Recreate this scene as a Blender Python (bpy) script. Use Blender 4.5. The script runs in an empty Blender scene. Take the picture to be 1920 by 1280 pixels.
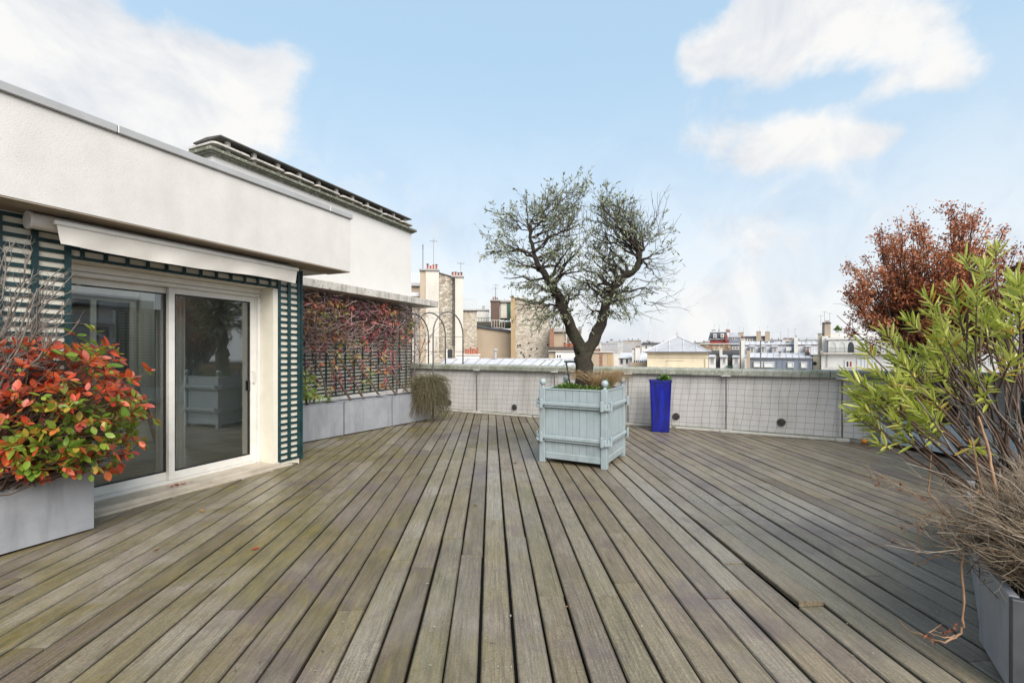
import bpy, math, random
import numpy as np
from mathutils import Vector, Matrix
R = math.radians
C = bpy.context.scene.collection
SC = bpy.context.scene

# ---------------------------------------------------------------- camera
EYE = 1.4                      # camera height above the deck, metres
FPX, HX, HY = 853.33, 960.0, 659.0   # 16 mm lens on a 1920 px wide picture, horizon row
cam_d = bpy.data.cameras.new('camera'); cam = bpy.data.objects.new('camera', cam_d); C.objects.link(cam)
cam.location = (0, 0, EYE); cam.rotation_euler = (R(90), 0, 0)
cam_d.sensor_width = 36; cam_d.lens = 16; cam_d.shift_y = 19/1920; cam_d.clip_start = .05; cam_d.clip_end = 5000
SC.camera = cam

# ---------------------------------------------------------------- sky and sun
SUN_EL, SUN_AZ = R(40), R(160)      # azimuth clockwise from +Y (the way the camera looks)
w = bpy.data.worlds.new('World'); SC.world = w; w.use_nodes = True
nt = w.node_tree; nt.nodes.clear()
def N(nt, t, **k):
    n = nt.nodes.new(t)
    for a, b in k.items():
        if a == 'ins':
            for i, v in b.items(): n.inputs[i].default_value = v
        else: setattr(n, a, b)
    return n
def math_n(nt, op, a, b=None, c=None, clamp=False):
    n = N(nt, 'ShaderNodeMath', operation=op, use_clamp=clamp)
    for i, v in enumerate((a, b, c)):
        if v is None: continue
        if isinstance(v, (int, float)): n.inputs[i].default_value = v
        else: nt.links.new(v, n.inputs[i])
    return n.outputs[0]
def build_sky():
    L = nt.links.new
    sky = N(nt, 'ShaderNodeTexSky', sky_type='NISHITA', sun_disc=False, sun_elevation=SUN_EL, sun_rotation=SUN_AZ,
            air_density=1.0, dust_density=1.2, ozone_density=1.6, altitude=60)
    tc = N(nt, 'ShaderNodeTexCoord')
    sep = N(nt, 'ShaderNodeSeparateXYZ'); L(tc.outputs['Generated'], sep.inputs[0])
    # direction projected on a cloud deck, so clouds shrink and crowd toward the horizon
    den = math_n(nt, 'ADD', math_n(nt, 'MAXIMUM', sep.outputs[2], 0.0), .22)
    cx = math_n(nt, 'DIVIDE', sep.outputs[0], den); cy = math_n(nt, 'DIVIDE', sep.outputs[1], den)
    comb = N(nt, 'ShaderNodeCombineXYZ'); L(cx, comb.inputs[0]); L(cy, comb.inputs[1])
    n1 = N(nt, 'ShaderNodeTexNoise', ins={'Scale': 1.5, 'Detail': 9.0, 'Roughness': .56, 'Distortion': .25}); L(comb.outputs[0], n1.inputs['Vector'])
    nb = N(nt, 'ShaderNodeTexNoise', ins={'Scale': 5.5, 'Detail': 8.0, 'Roughness': .6, 'Distortion': .35}); L(tc.outputs['Generated'], nb.inputs['Vector'])
    blobs = None
    for (x, y, rx, rz, a) in CLOUDS:
        v = Vector(((x-HX)/FPX, 1, (HY-y)/FPX)); m = v.length; v.normalize()
        dx = math_n(nt, 'DIVIDE', math_n(nt, 'SUBTRACT', sep.outputs[0], v.x), rx)
        dy = math_n(nt, 'DIVIDE', math_n(nt, 'SUBTRACT', sep.outputs[1], v.y), rx)
        dz = math_n(nt, 'DIVIDE', math_n(nt, 'SUBTRACT', sep.outputs[2], v.z), rz)
        r2 = math_n(nt, 'ADD', math_n(nt, 'ADD', math_n(nt, 'MULTIPLY', dx, dx), math_n(nt, 'MULTIPLY', dy, dy)), math_n(nt, 'MULTIPLY', dz, dz))
        b = math_n(nt, 'MULTIPLY', math_n(nt, 'POWER', 2.718, math_n(nt, 'MULTIPLY', r2, -1.0)), a)
        blobs = b if blobs is None else math_n(nt, 'ADD', blobs, b)
    s = math_n(nt, 'ADD', math_n(nt, 'MULTIPLY', math_n(nt, 'SUBTRACT', n1.outputs[0], .5), .9), math_n(nt, 'MULTIPLY', math_n(nt, 'SUBTRACT', nb.outputs[0], .5), 1.7))
    nf = N(nt, 'ShaderNodeTexNoise', ins={'Scale': 17., 'Detail': 7.0, 'Roughness': .62, 'Distortion': .3}); L(tc.outputs['Generated'], nf.inputs['Vector'])
    s = math_n(nt, 'ADD', s, math_n(nt, 'MULTIPLY', math_n(nt, 'SUBTRACT', nf.outputs[0], .5), .75))
    s = math_n(nt, 'ADD', s, blobs)
    cov = N(nt, 'ShaderNodeMapRange', interpolation_type='SMOOTHSTEP', ins={'From Min': .0, 'From Max': .62}); L(s, cov.inputs[0])
    # low haze: the sky pales toward the horizon all the way round
    hz = N(nt, 'ShaderNodeMapRange', interpolation_type='SMOOTHSTEP', ins={'From Min': -.02, 'From Max': .56, 'To Min': .92, 'To Max': .0}); L(sep.outputs[2], hz.inputs[0])
    hzn = math_n(nt, 'MULTIPLY', hz.outputs[0], math_n(nt, 'ADD', .75, math_n(nt, 'MULTIPLY', nb.outputs[0], .5)), clamp=True)
    fac = math_n(nt, 'SUBTRACT', 1.0, math_n(nt, 'MULTIPLY', math_n(nt, 'SUBTRACT', 1.0, cov.outputs[0]), math_n(nt, 'SUBTRACT', 1.0, hzn)))
    nsh = N(nt, 'ShaderNodeTexNoise', ins={'Scale': 6.5, 'Detail': 8.0, 'Roughness': .6, 'Distortion': .5}); L(tc.outputs['Generated'], nsh.inputs['Vector'])
    crm = N(nt, 'ShaderNodeValToRGB'); L(nsh.outputs[0], crm.inputs[0])
    crm.color_ramp.elements[0].position = .32; crm.color_ramp.elements[0].color = (*[CLOUD_V*c for c in (.76, .80, .865)], 1)
    crm.color_ramp.elements[1].position = .56; crm.color_ramp.elements[1].color = (*[CLOUD_V*c for c in (1.0, .995, .985)], 1)
    gain = N(nt, 'ShaderNodeMixRGB', blend_type='MULTIPLY', ins={'Fac': 1.0, 'Color2': (*SKY_GAIN, 1)}); L(sky.outputs[0], gain.inputs['Color1'])
    cap = N(nt, 'ShaderNodeMixRGB', ins={'Fac': .78, 'Color2': (*SKY_VEIL, 1)}); L(gain.outputs[0], cap.inputs['Color1']); gain = cap      # thin high veil evens the blue
    mix = N(nt, 'ShaderNodeMixRGB'); L(fac, mix.inputs['Fac']); L(gain.outputs[0], mix.inputs['Color1']); L(crm.outputs[0], mix.inputs['Color2'])
    bg = N(nt, 'ShaderNodeBackground', ins={'Strength': SKY_STRENGTH}); L(mix.outputs[0], bg.inputs[0])
    out = N(nt, 'ShaderNodeOutputWorld'); L(bg.outputs[0], out.inputs[0])
SKY_STRENGTH, CLOUD_V, SKY_GAIN, SKY_VEIL = .12, 3.7, (1.25, 1.2, 1.1), (1.98, 2.80, 3.5)
CLOUDS = [(60, 60, .16, .09, .55), (200, 150, .2, .09, .6), (340, 110, .12, .07, .45), (420, 170, .12, .06, .45), (545, 105, .06, .045, .6), (60, 190, .2, .08, .5), (300, 215, .16, .06, .4), (480, 250, .07, .04, .2), (740, 325, .09, .03, .3), (245, 15, .05, .03, -.45), (400, 20, .06, .04, -.5), (520, 10, .08, .05, -.4), (600, 230, .06, .05, -.4),
          (1300, 115, .05, .04, .55), (1400, 70, .08, .065, .7), (1540, 50, .12, .06, .75), (1690, 85, .10, .07, .7), (1790, 140, .055, .04, .6), (1310, 235, .05, .045, .5), (1420, 275, .09, .045, .7), (1540, 262, .09, .035, .6), (1640, 262, .05, .025, .55), (1540, 172, .10, .016, -.45), (1690, 205, .06, .022, -.6), (1240, 30, .05, .05, -.4), (1220, 180, .05, .06, -.4), (1890, 30, .05, .06, -.6), (1340, 165, .06, .012, -.25),
          (1455, 530, .07, .025, .35), (1310, 570, .08, .03, .2), (1000, 200, .26, .14, -.7), (1150, 30, .12, .08, -.5), (800, 60, .16, .1, -.5), (720, 200, .1, .08, -.4), (1880, 260, .10, .09, -.5), (1760, 270, .07, .06, -.5), (1200, 330, .1, .06, -.3)]
build_sky()
sun_d = bpy.data.lights.new('sun', 'SUN'); sun = bpy.data.objects.new('sun', sun_d); C.objects.link(sun)
sun_d.energy = 2.6; sun_d.angle = R(48); sun_d.color = (1, .94, .86)
sun.rotation_euler = (R(90)-SUN_EL, 0, -SUN_AZ+math.pi)
sun.rotation_euler = Vector((-math.sin(SUN_AZ)*math.cos(SUN_EL), -math.cos(SUN_AZ)*math.cos(SUN_EL), -math.sin(SUN_EL))).to_track_quat('-Z', 'Y').to_euler()
sun.location = (0, 0, 30)
SC.view_settings.view_transform = 'Standard'; SC.view_settings.look = 'None'; SC.view_settings.gamma = 1
SC.view_settings.use_curve_mapping = False; SC.view_settings.exposure = 1.12
SC.render.engine = 'CYCLES'; SC.cycles.use_denoising = True
SC.cycles.max_bounces = 8; SC.cycles.diffuse_bounces = 4; SC.cycles.glossy_bounces = 4; SC.cycles.transparent_max_bounces = 16; SC.cycles.caustics_reflective = False; SC.cycles.caustics_refractive = False
SC.cycles.sample_clamp_indirect = 6

# ---------------------------------------------------------------- helpers
def at(x, y, d):               # a point d metres ahead that a 1920x1280 picture shows at (x, y)
    return Vector(((x-HX)/FPX*d, d, EYE-(y-HY)/FPX*d))
def link(o, parent=None):
    C.objects.link(o)
    if parent is not None: o.parent = parent
    return o
def tag(o, label=None, cat=None, group=None, kind=None):
    for k, v in (('label', label), ('category', cat), ('group', group), ('kind', kind)):
        if v: o[k] = v
    return o
def empty(name, loc=(0, 0, 0), rz=0, label=None, cat=None, group=None):
    o = bpy.data.objects.new(name, None); o.empty_display_size = .1; link(o)
    o.location = loc; o.rotation_euler = (0, 0, rz)
    return tag(o, label, cat, group)
class MB:
    """collects shapes, builds ONE mesh"""
    def __init__(s): s.v = []; s.f = []
    def add(s, vs, fs):
        k = len(s.v); s.v += [tuple(p) for p in vs]; s.f += [tuple(i+k for i in f) for f in fs]; return s
    def box(s, x0, x1, y0, y1, z0, z1, b=0):
        if b <= 0:
            return s.add([(x0,y0,z0),(x1,y0,z0),(x1,y1,z0),(x0,y1,z0),(x0,y0,z1),(x1,y0,z1),(x1,y1,z1),(x0,y1,z1)],
                         [(0,3,2,1),(4,5,6,7),(0,1,5,4),(1,2,6,5),(2,3,7,6),(3,0,4,7)])
        V = []; idx = {}
        for sx in (0,1):
            for sy in (0,1):
                for sz in (0,1):
                    X, Y, Z = (x0,x1)[sx], (y0,y1)[sy], (z0,z1)[sz]; dx, dy, dz = b*(1-2*sx), b*(1-2*sy), b*(1-2*sz)
                    for ax, p in (('x',(X,Y+dy,Z+dz)),('y',(X+dx,Y,Z+dz)),('z',(X+dx,Y+dy,Z))):
                        idx[(ax,sx,sy,sz)] = len(V); V.append(p)
        F = []
        for sx in (0,1): F.append([idx[('x',sx,a,c)] for a,c in ((0,0),(1,0),(1,1),(0,1))][::1 if sx else -1])
        for sy in (0,1): F.append([idx[('y',a,sy,c)] for a,c in ((0,0),(0,1),(1,1),(1,0))][::1 if sy else -1])
        for sz in (0,1): F.append([idx[('z',a,c,sz)] for a,c in ((0,0),(1,0),(1,1),(0,1))][::1 if sz else -1])
        for sx in (0,1):
            for sy in (0,1):
                for (f) in ([idx[('x',sx,sy,0)],idx[('y',sx,sy,0)],idx[('y',sx,sy,1)],idx[('x',sx,sy,1)]],): F.append(f if sx!=sy else f[::-1])
        for sx in (0,1):
            for sz in (0,1):
                f = [idx[('x',sx,0,sz)],idx[('z',sx,0,sz)],idx[('z',sx,1,sz)],idx[('x',sx,1,sz)]]; F.append(f[::-1] if sx!=sz else f)
        for sy in (0,1):
            for sz in (0,1):
                f = [idx[('y',0,sy,sz)],idx[('z',0,sy,sz)],idx[('z',1,sy,sz)],idx[('y',1,sy,sz)]]; F.append(f if sy!=sz else f[::-1])
        for sx in (0,1):
            for sy in (0,1):
                for sz in (0,1):
                    f = [idx[('x',sx,sy,sz)],idx[('y',sx,sy,sz)],idx[('z',sx,sy,sz)]]; F.append(f if (sx+sy+sz)%2 else f[::-1])
        return s.add(V, F)
    def tube(s, pts, rad, n=6, caps=True):
        pts = [Vector(p) for p in pts]; k = len(pts)
        rad = [rad]*k if isinstance(rad, (int, float)) else rad
        V = []; a = None
        for i, p in enumerate(pts):
            t = (pts[min(i+1,k-1)]-pts[max(i-1,0)]).normalized()
            if a is None: a = t.orthogonal().normalized()
            a = (a-t*a.dot(t)).normalized(); b = t.cross(a)
            for j in range(n):
                q = 2*math.pi*j/n; V.append(p+(a*math.cos(q)+b*math.sin(q))*rad[i])
        F = [(i*n+j, i*n+(j+1)%n, (i+1)*n+(j+1)%n, (i+1)*n+j) for i in range(k-1) for j in range(n)]
        if caps: F += [tuple(range(n))[::-1], tuple((k-1)*n+j for j in range(n))]
        return s.add(V, F)
    def lathe(s, prof, n=16, c=(0,0,0), sq=False):
        V = []; ring = []
        for (r, z) in prof:
            for j in range(n):
                q = 2*math.pi*(j+.5*sq)/n; V.append((c[0]+r*math.cos(q), c[1]+r*math.sin(q), c[2]+z))
        k = len(prof)
        F = [(i*n+j, i*n+(j+1)%n, (i+1)*n+(j+1)%n, (i+1)*n+j) for i in range(k-1) for j in range(n)]
        F += [tuple(range(n))[::-1], tuple((k-1)*n+j for j in range(n))]
        return s.add(V, F)
    def prism(s, poly, h0, h1, axis='z'):
        n = len(poly); mk = {'z': lambda p,h: (p[0],p[1],h), 'x': lambda p,h: (h,p[0],p[1]), 'y': lambda p,h: (p[0],h,p[1])}[axis]
        return s.add([mk(p,h0) for p in poly]+[mk(p,h1) for p in poly], [tuple(range(n))[::-1], tuple(range(n,2*n))]+[(i,(i+1)%n,n+(i+1)%n,n+i) for i in range(n)])
    def mesh(s, name, smooth=False):
        me = bpy.data.meshes.new(name); me.from_pydata(s.v, [], s.f); me.validate(); me.update()
        if smooth: me.polygons.foreach_set('use_smooth', [True]*len(me.polygons))
        return me
    def build(s, name, m, parent=None, smooth=False, label=None, cat=None, group=None, kind=None):
        o = bpy.data.objects.new(name, s.mesh(name, smooth)); o.data.materials.append(m); link(o, parent)
        return tag(o, label, cat, group, kind)
def box(name, m, parent, x0, x1, y0, y1, z0, z1, b=0, **k):
    return MB().box(min(x0,x1), max(x0,x1), min(y0,y1), max(y0,y1), min(z0,z1), max(z0,z1), b).build(name, m, parent, **k)
def put(name, mesh, parent, loc=(0,0,0), rot=(0,0,0), scale=(1,1,1)):
    o = bpy.data.objects.new(name, mesh); link(o, parent); o.location = loc; o.rotation_euler = rot; o.scale = scale
    return o
def fast(name, V, F, m, parent=None, smooth=True, tint=None, **k):
    """numpy mesh, all faces with the same corner count"""
    V = np.asarray(V, np.float32); F = np.asarray(F, np.int32); n = F.shape[1]
    me = bpy.data.meshes.new(name); me.vertices.add(len(V)); me.vertices.foreach_set('co', V.ravel())
    me.loops.add(F.size); me.loops.foreach_set('vertex_index', F.ravel())
    me.polygons.add(len(F)); me.polygons.foreach_set('loop_start', np.arange(0, F.size, n, dtype=np.int32))
    try: me.polygons.foreach_set('loop_total', np.full(len(F), n, np.int32))
    except Exception: pass
    me.polygons.foreach_set('use_smooth', np.full(len(F), smooth))
    if tint is not None:
        at_ = me.attributes.new('tint', 'FLOAT', 'POINT'); at_.data.foreach_set('value', np.asarray(tint, np.float32))
    me.update(); me.validate(); me.materials.append(m)
    o = bpy.data.objects.new(name, me); link(o, parent); return tag(o, **k)
def tubes(name, lines, m, parent=None, n=4, tints=None, **k):
    """many tapered polylines (points, radii) as one mesh"""
    VV = []; FF = []; TT = []; off = 0
    cs = np.stack([np.cos(np.arange(n)*2*np.pi/n), np.sin(np.arange(n)*2*np.pi/n)], 1)
    for li, (P, r) in enumerate(lines):
        P = np.asarray(P, float); kk = len(P); r = np.broadcast_to(np.asarray(r, float), (kk,))
        T = np.gradient(P, axis=0); T /= np.linalg.norm(T, axis=1, keepdims=True)+1e-9
        ref = np.array([.31, .17, .93]) if abs(T[0]@np.array([.31,.17,.93])) < .9 else np.array([1., 0, 0])
        A = np.cross(T, ref); A /= np.linalg.norm(A, axis=1, keepdims=True)+1e-9; B = np.cross(T, A)
        V = P[:,None,:]+r[:,None,None]*(cs[None,:,:1]*A[:,None,:]+cs[None,:,1:]*B[:,None,:])
        VV.append(V.reshape(-1,3)); i = np.arange(kk-1)[:,None]*n; j = np.arange(n)[None,:]; j2 = (j+1)%n
        FF.append((np.stack([i+j, i+j2, i+n+j2, i+n+j], -1)+off).reshape(-1,4)); off += kk*n
        if tints is not None: TT.append(np.full(kk*n, tints[li]))
    return fast(name, np.concatenate(VV), np.concatenate(FF), m, parent, tint=np.concatenate(TT) if tints is not None else None, **k)
LEAFS = {}
def leaf_shape(kind):
    """unit leaf along +X, a few stations, folded along the midrib and curved"""
    if kind in LEAFS: return LEAFS[kind]
    st, fold, droop = {'oval': ([(0,.03),(.25,.8),(.55,1),(.82,.62),(1,.03)], .18, .12), 'lance': ([(0,.05),(.2,.75),(.5,1),(.8,.6),(1,.02)], .3, .16),
                       'small': ([(0,.1),(.5,1),(1,.05)], .15, .05), 'drop': ([(0,.1),(.35,1),(.7,.8),(1,.03)], .22, .3)}[kind]
    V = []; F = []
    for (t, w_) in st:
        z = -droop*t*t
        V += [(t, .5*w_, z), (t, 0, z-fold*.5*w_), (t, -.5*w_, z)]
    for i in range(len(st)-1):
        a = i*3; F += [(a, a+1, a+4, a+3), (a+1, a+2, a+5, a+4)]
    LEAFS[kind] = (np.array(V, float), np.array(F, int)); return LEAFS[kind]
def frames(D, U, roll):
    D = D/(np.linalg.norm(D, axis=1, keepdims=True)+1e-9)
    S = np.cross(U, D); S /= np.linalg.norm(S, axis=1, keepdims=True)+1e-6
    Z = np.cross(D, S); c, s_ = np.cos(roll)[:,None], np.sin(roll)[:,None]
    return D, S*c+Z*s_, Z*c-S*s_
def leaves(name, P, D, L, W, m, parent, kind='small', tint=None, rng=None, roll=.6, single=0, mats=None, part='leaf', pick=None, **k):
    """leaves at P pointing along D; the `single` leaves picked first become objects of their own, the rest one mesh"""
    P = np.asarray(P, float); D = np.asarray(D, float); n = len(P); L = np.broadcast_to(L, (n,)).astype(float); W = np.broadcast_to(W, (n,)).astype(float)
    U = np.tile(np.array([0.03, .02, 1.]), (n,1)); X, Y, Z = frames(D, U, rng.normal(0, roll, n))
    tint = rng.random(n) if tint is None else np.asarray(tint)
    V0, F0 = leaf_shape(kind)
    order = np.argsort(pick) if pick is not None else np.arange(n)
    own, rest = order[:single], order[single:]
    if len(rest):
        VV = (P[rest,None,:]+V0[None,:,:1]*(X*L[:,None])[rest][:,None,:]+V0[None,:,1:2]*(Y*W[:,None])[rest][:,None,:]+V0[None,:,2:]*(Z*L[:,None]*.6)[rest][:,None,:])
        FF = F0[None]+(np.arange(len(rest))*len(V0))[:,None,None]
        fast(name, VV.reshape(-1,3), FF.reshape(-1,4), m, parent, tint=np.repeat(tint[rest], len(V0)), **k)
    if len(own):
        bins = 12; meshes = []
        for b in range(bins):
            me = bpy.data.meshes.new(part); me.from_pydata([tuple(v) for v in V0], [], [tuple(int(i) for i in f) for f in F0])
            a_ = me.attributes.new('tint', 'FLOAT', 'POINT'); a_.data.foreach_set('value', np.full(len(V0), (b+.5)/bins, np.float32))
            me.polygons.foreach_set('use_smooth', [True]*len(F0)); me.materials.append(m); me.update(); meshes.append(me)
        for i in own:
            o = bpy.data.objects.new(part, meshes[min(bins-1, int(max(0, tint[i])*bins))]); link(o, parent)
            M_ = Matrix(((*(X[i]*L[i]),), (*(Y[i]*W[i]),), (*(Z[i]*L[i]*.6),))).transposed().to_4x4(); M_.translation = Vector(P[i])
            o.matrix_local = M_

# ---------------------------------------------------------------- materials
def new_mat(name):
    m = bpy.data.materials.new(name); m.use_nodes = True; t = m.node_tree; t.nodes.clear()
    b = N(t, 'ShaderNodeBsdfPrincipled'); o = N(t, 'ShaderNodeOutputMaterial'); t.links.new(b.outputs[0], o.inputs[0])
    return m, t, b, o
def ramp(t, fac, stops, interp='LINEAR'):
    r = N(t, 'ShaderNodeValToRGB'); t.links.new(fac, r.inputs[0]); e = r.color_ramp; e.interpolation = interp
    while len(e.elements) < len(stops): e.elements.new(.5)
    for el, (p, c) in zip(e.elements, stops): el.position = p; el.color = (*c, 1) if len(c) == 3 else c
    return r.outputs[0]
def mixc(t, fac, a, b, mode='MIX'):
    n = N(t, 'ShaderNodeMixRGB', blend_type=mode)
    for i, v in (('Fac', fac), ('Color1', a), ('Color2', b)):
        if isinstance(v, (int, float)): n.inputs[i].default_value = v
        elif isinstance(v, tuple): n.inputs[i].default_value = (*v, 1) if len(v) == 3 else v
        else: t.links.new(v, n.inputs[i])
    return n.outputs[0]
def noise(t, vec, scale, detail=4, rough=.55, dist=0, stretch=None):
    if stretch:
        mp = N(t, 'ShaderNodeMapping'); mp.inputs['Scale'].default_value = stretch; t.links.new(vec, mp.inputs[0]); vec = mp.outputs[0]
    n = N(t, 'ShaderNodeTexNoise', ins={'Scale': scale, 'Detail': detail, 'Roughness': rough, 'Distortion': dist}); t.links.new(vec, n.inputs['Vector'])
    return n.outputs[0]
def mrange(t, v, a, b, c=0., d=1.):
    n = N(t, 'ShaderNodeMapRange', ins={'From Min': a, 'From Max': b, 'To Min': c, 'To Max': d}); t.links.new(v, n.inputs[0]); return n.outputs[0]
def bump(t, b, h, strength, dist=.01):
    n = N(t, 'ShaderNodeBump', ins={'Strength': strength, 'Distance': dist}); t.links.new(h, n.inputs['Height']); t.links.new(n.outputs[0], b.inputs['Normal'])
def pos(t): return N(t, 'ShaderNodeNewGeometry').outputs['Position']
def objc(t): return N(t, 'ShaderNodeTexCoord').outputs['Object']
def orand(t): return N(t, 'ShaderNodeObjectInfo').outputs['Random']
def surf(name, c1, c2, scale=6, rough=.7, bs=.2, bscale=60, bdist=.004, metal=0, grime=None, gscale=1.5, gamt=.5, stretch=None, vary=0, spec=.5, rvar=.1):
    """weathered surface: two-tone noise, broader grime with a shape of its own, fine relief"""
    m, t, b, o = new_mat(name); p = pos(t)
    c = mixc(t, mrange(t, noise(t, p, scale, 6, .6, .2), .3, .7), c1, c2)
    if grime:
        g = mrange(t, noise(t, p, gscale, 8, .65, .3, stretch), .48, .78, 0, gamt); c = mixc(t, g, c, grime)
    if vary:
        c = mixc(t, mrange(t, orand(t), 0, 1, 0, vary), c, tuple(x*.55 for x in c1))
    t.links.new(c, b.inputs['Base Color']); b.inputs['Metallic'].default_value = metal; b.inputs['Specular IOR Level'].default_value = spec
    t.links.new(mrange(t, noise(t, p, scale*2.3, 4), .3, .7, max(.05, rough-rvar), min(1, rough+rvar)), b.inputs['Roughness'])
    bump(t, b, noise(t, p, bscale, 5, .6), bs, bdist)
    return m
def speckle(m, col, scale=260, lo=.62, hi=.70, amt=.5):
    t = m.node_tree; b = [n for n in t.nodes if n.type == 'BSDF_PRINCIPLED'][0]; src = b.inputs['Base Color'].links[0].from_socket
    t.links.new(mixc(t, mrange(t, noise(t, pos(t), scale, 3, .6), lo, hi, 0, amt), src, col), b.inputs['Base Color'])
def leafmat(name, stops, trans=.3, rough=.45):
    m, t, b, o = new_mat(name)
    a = N(t, 'ShaderNodeAttribute', attribute_name='tint')
    c = ramp(t, a.outputs['Fac'], stops)
    c = mixc(t, mrange(t, noise(t, pos(t), 40, 3), .3, .7, 0, .35), c, mixc(t, .5, c, (.02, .02, .01)))
    t.links.new(c, b.inputs['Base Color']); b.inputs['Roughness'].default_value = rough
    tr = N(t, 'ShaderNodeBsdfTranslucent'); t.links.new(c, tr.inputs[0])
    mx = N(t, 'ShaderNodeMixShader', ins={0: trans}); t.links.new(b.outputs[0], mx.inputs[1]); t.links.new(tr.outputs[0], mx.inputs[2]); t.links.new(mx.outputs[0], o.inputs[0])
    return m
M = {}
M['stucco'] = surf('stucco', (.61,.585,.56), (.55,.53,.505), 5, .85, .28, 80, .007, grime=(.42,.40,.36), gscale=1.1, gamt=.32, stretch=(2.6,2.6,.5))
M['stucco_smooth'] = surf('stucco_smooth', (.61,.59,.57), (.57,.555,.535), 3, .85, .2, 60, .004, grime=(.5,.47,.42), gscale=.8, gamt=.3)
speckle(M['stucco'], (.30,.28,.25), 70, .62, .72, .4)
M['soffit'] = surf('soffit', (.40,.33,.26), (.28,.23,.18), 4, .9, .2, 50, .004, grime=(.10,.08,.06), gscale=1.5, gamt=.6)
M['concrete'] = surf('stained_concrete', (.55,.52,.48), (.42,.39,.35), 4, .85, .3, 60, .005, grime=(.07,.065,.055), gscale=3, gamt=.9, stretch=(3,3,.25))
speckle(M['concrete'], (.06,.055,.045), 28, .55, .68, .6)
M['moss_stone'] = surf('mossy_stone', (.20,.20,.16), (.10,.10,.075), 9, .9, .5, 45, .01, grime=(.07,.09,.03), gscale=4, gamt=.9)
M['dark_eave'] = surf('dark_eave', (.09,.085,.08), (.05,.048,.045), 6, .85, .3, 40, .006, grime=(.10,.11,.05), gscale=5, gamt=.6)
M['coping_moss'] = surf('coping_stone', (.34,.34,.30), (.22,.23,.18), 7, .85, .5, 50, .008, grime=(.10,.13,.045), gscale=2.2, gamt=.95)
speckle(M['coping_moss'], (.52,.52,.48), 30, .56, .68, .7)
speckle(M['moss_stone'], (.40,.39,.35), 22, .58, .66, .8)
M['parapet'] = surf('parapet_render', (.60,.575,.56), (.52,.50,.485), 4, .85, .25, 60, .004, grime=(.30,.29,.23), gscale=1.6, gamt=.75, stretch=(2.2,2.2,.35))
M['cream'] = surf('cream_panel', (.74,.70,.60), (.68,.64,.54), 5, .6, .1, 40, .003, grime=(.4,.37,.28), gscale=2, gamt=.3)
M['teal'] = surf('teal_paint', (.006,.029,.032), (.011,.046,.051), 12, .45, .2, 80, .002, grime=(.07,.13,.14), gscale=6, gamt=.45, vary=.3)
M['alu'] = surf('white_aluminium', (.72,.70,.66), (.66,.64,.60), 5, .35, .05, 60, .001, grime=(.45,.42,.36), gscale=5, gamt=.3)
M['alu_grey'] = surf('grey_metal_cap', (.46,.45,.44), (.40,.39,.385), 5, .4, .08, 30, .002, metal=.3, grime=(.3,.29,.27), gscale=2, gamt=.4)
M['sill'] = surf('sill_stone', (.50,.44,.36), (.40,.35,.28), 7, .6, .2, 60, .003, grime=(.16,.13,.09), gscale=3, gamt=.6)
M['canvas'] = surf('awning_canvas', (.74,.70,.65), (.67,.63,.575), 4, .85, .3, 220, .001, grime=(.42,.36,.29), gscale=2.5, gamt=.35)
M['zinc_pot'] = surf('zinc_planter', (.265,.275,.30), (.345,.355,.38), 3.5, .5, .1, 25, .003, metal=.05, grime=(.17,.175,.19), gscale=2.2, gamt=.7, stretch=(3.5,3.5,.7))
M['zinc_dark'] = surf('dark_zinc_planter', (.055,.06,.068), (.10,.105,.115), 4, .5, .1, 25, .003, metal=.2, grime=(.03,.03,.035), gscale=3, gamt=.7)
M['sage'] = surf('sage_blue_paint', (.292,.348,.368), (.332,.388,.408), 5, .5, .12, 45, .003, grime=(.17,.19,.17), gscale=3.5, gamt=.55, stretch=(2.5,2.5,.8), vary=.12)
M['sage_pale'] = surf('pale_blue_paint', (.42,.49,.54), (.47,.54,.585), 5, .5, .12, 45, .003, grime=(.25,.28,.28), gscale=3.5, gamt=.5, vary=.12)
M['soil'] = surf('soil', (.035,.025,.017), (.06,.043,.028), 25, .95, .9, 60, .03, grime=(.02,.015,.01), gscale=8, gamt=.7)
M['bark'] = surf('olive_bark', (.055,.042,.030), (.022,.018,.013), 22, .95, 1, 55, .03, grime=(.035,.05,.018), gscale=5, gamt=.8, stretch=(1,1,.35))
M['twig_grey'] = surf('grey_twig', (.23,.20,.175), (.13,.11,.095), 30, .85, .3, 90, .003)
M['twig_brown'] = surf('brown_twig', (.11,.065,.045), (.06,.04,.028), 30, .85, .3, 90, .003)
M['twig_dark'] = surf('dark_twig', (.045,.03,.022), (.025,.018,.014), 30, .85, .3, 90, .003)
M['twig_pink'] = surf('pinkish_twig', (.50,.36,.34), (.30,.20,.18), 30, .85, .3, 90, .003)
M['stem_tan'] = surf('tan_stem', (.36,.22,.12), (.22,.12,.07), 22, .8, .3, 90, .003)
M['steel'] = surf('galvanised_steel', (.16,.15,.145), (.11,.105,.10), 12, .5, .1, 60, .002, metal=.4, grime=(.10,.06,.04), gscale=6, gamt=.5)
M['black_iron'] = surf('black_iron', (.018,.018,.019), (.028,.027,.026), 12, .5, .2, 60, .002)
M['pvc'] = surf('pale_plastic', (.55,.53,.48), (.45,.43,.38), 6, .5, .1, 40, .002, grime=(.16,.14,.10), gscale=4, gamt=.8)
M['net'] = surf('net_cord', (.04,.04,.038), (.055,.053,.05), 20, .8, .1, 60, .001)
M['slab'] = surf('dark_underlay', (.012,.012,.012), (.02,.02,.018), 6, .9, .3, 40, .005)
M['wood'] = surf('oak', (.34,.22,.12), (.27,.17,.09), 9, .5, .1, 60, .002, stretch=(1,1,6))
M['interior'] = surf('interior_wall', (.74,.72,.66), (.70,.68,.62), 2, .9, .1, 40, .002)
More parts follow.
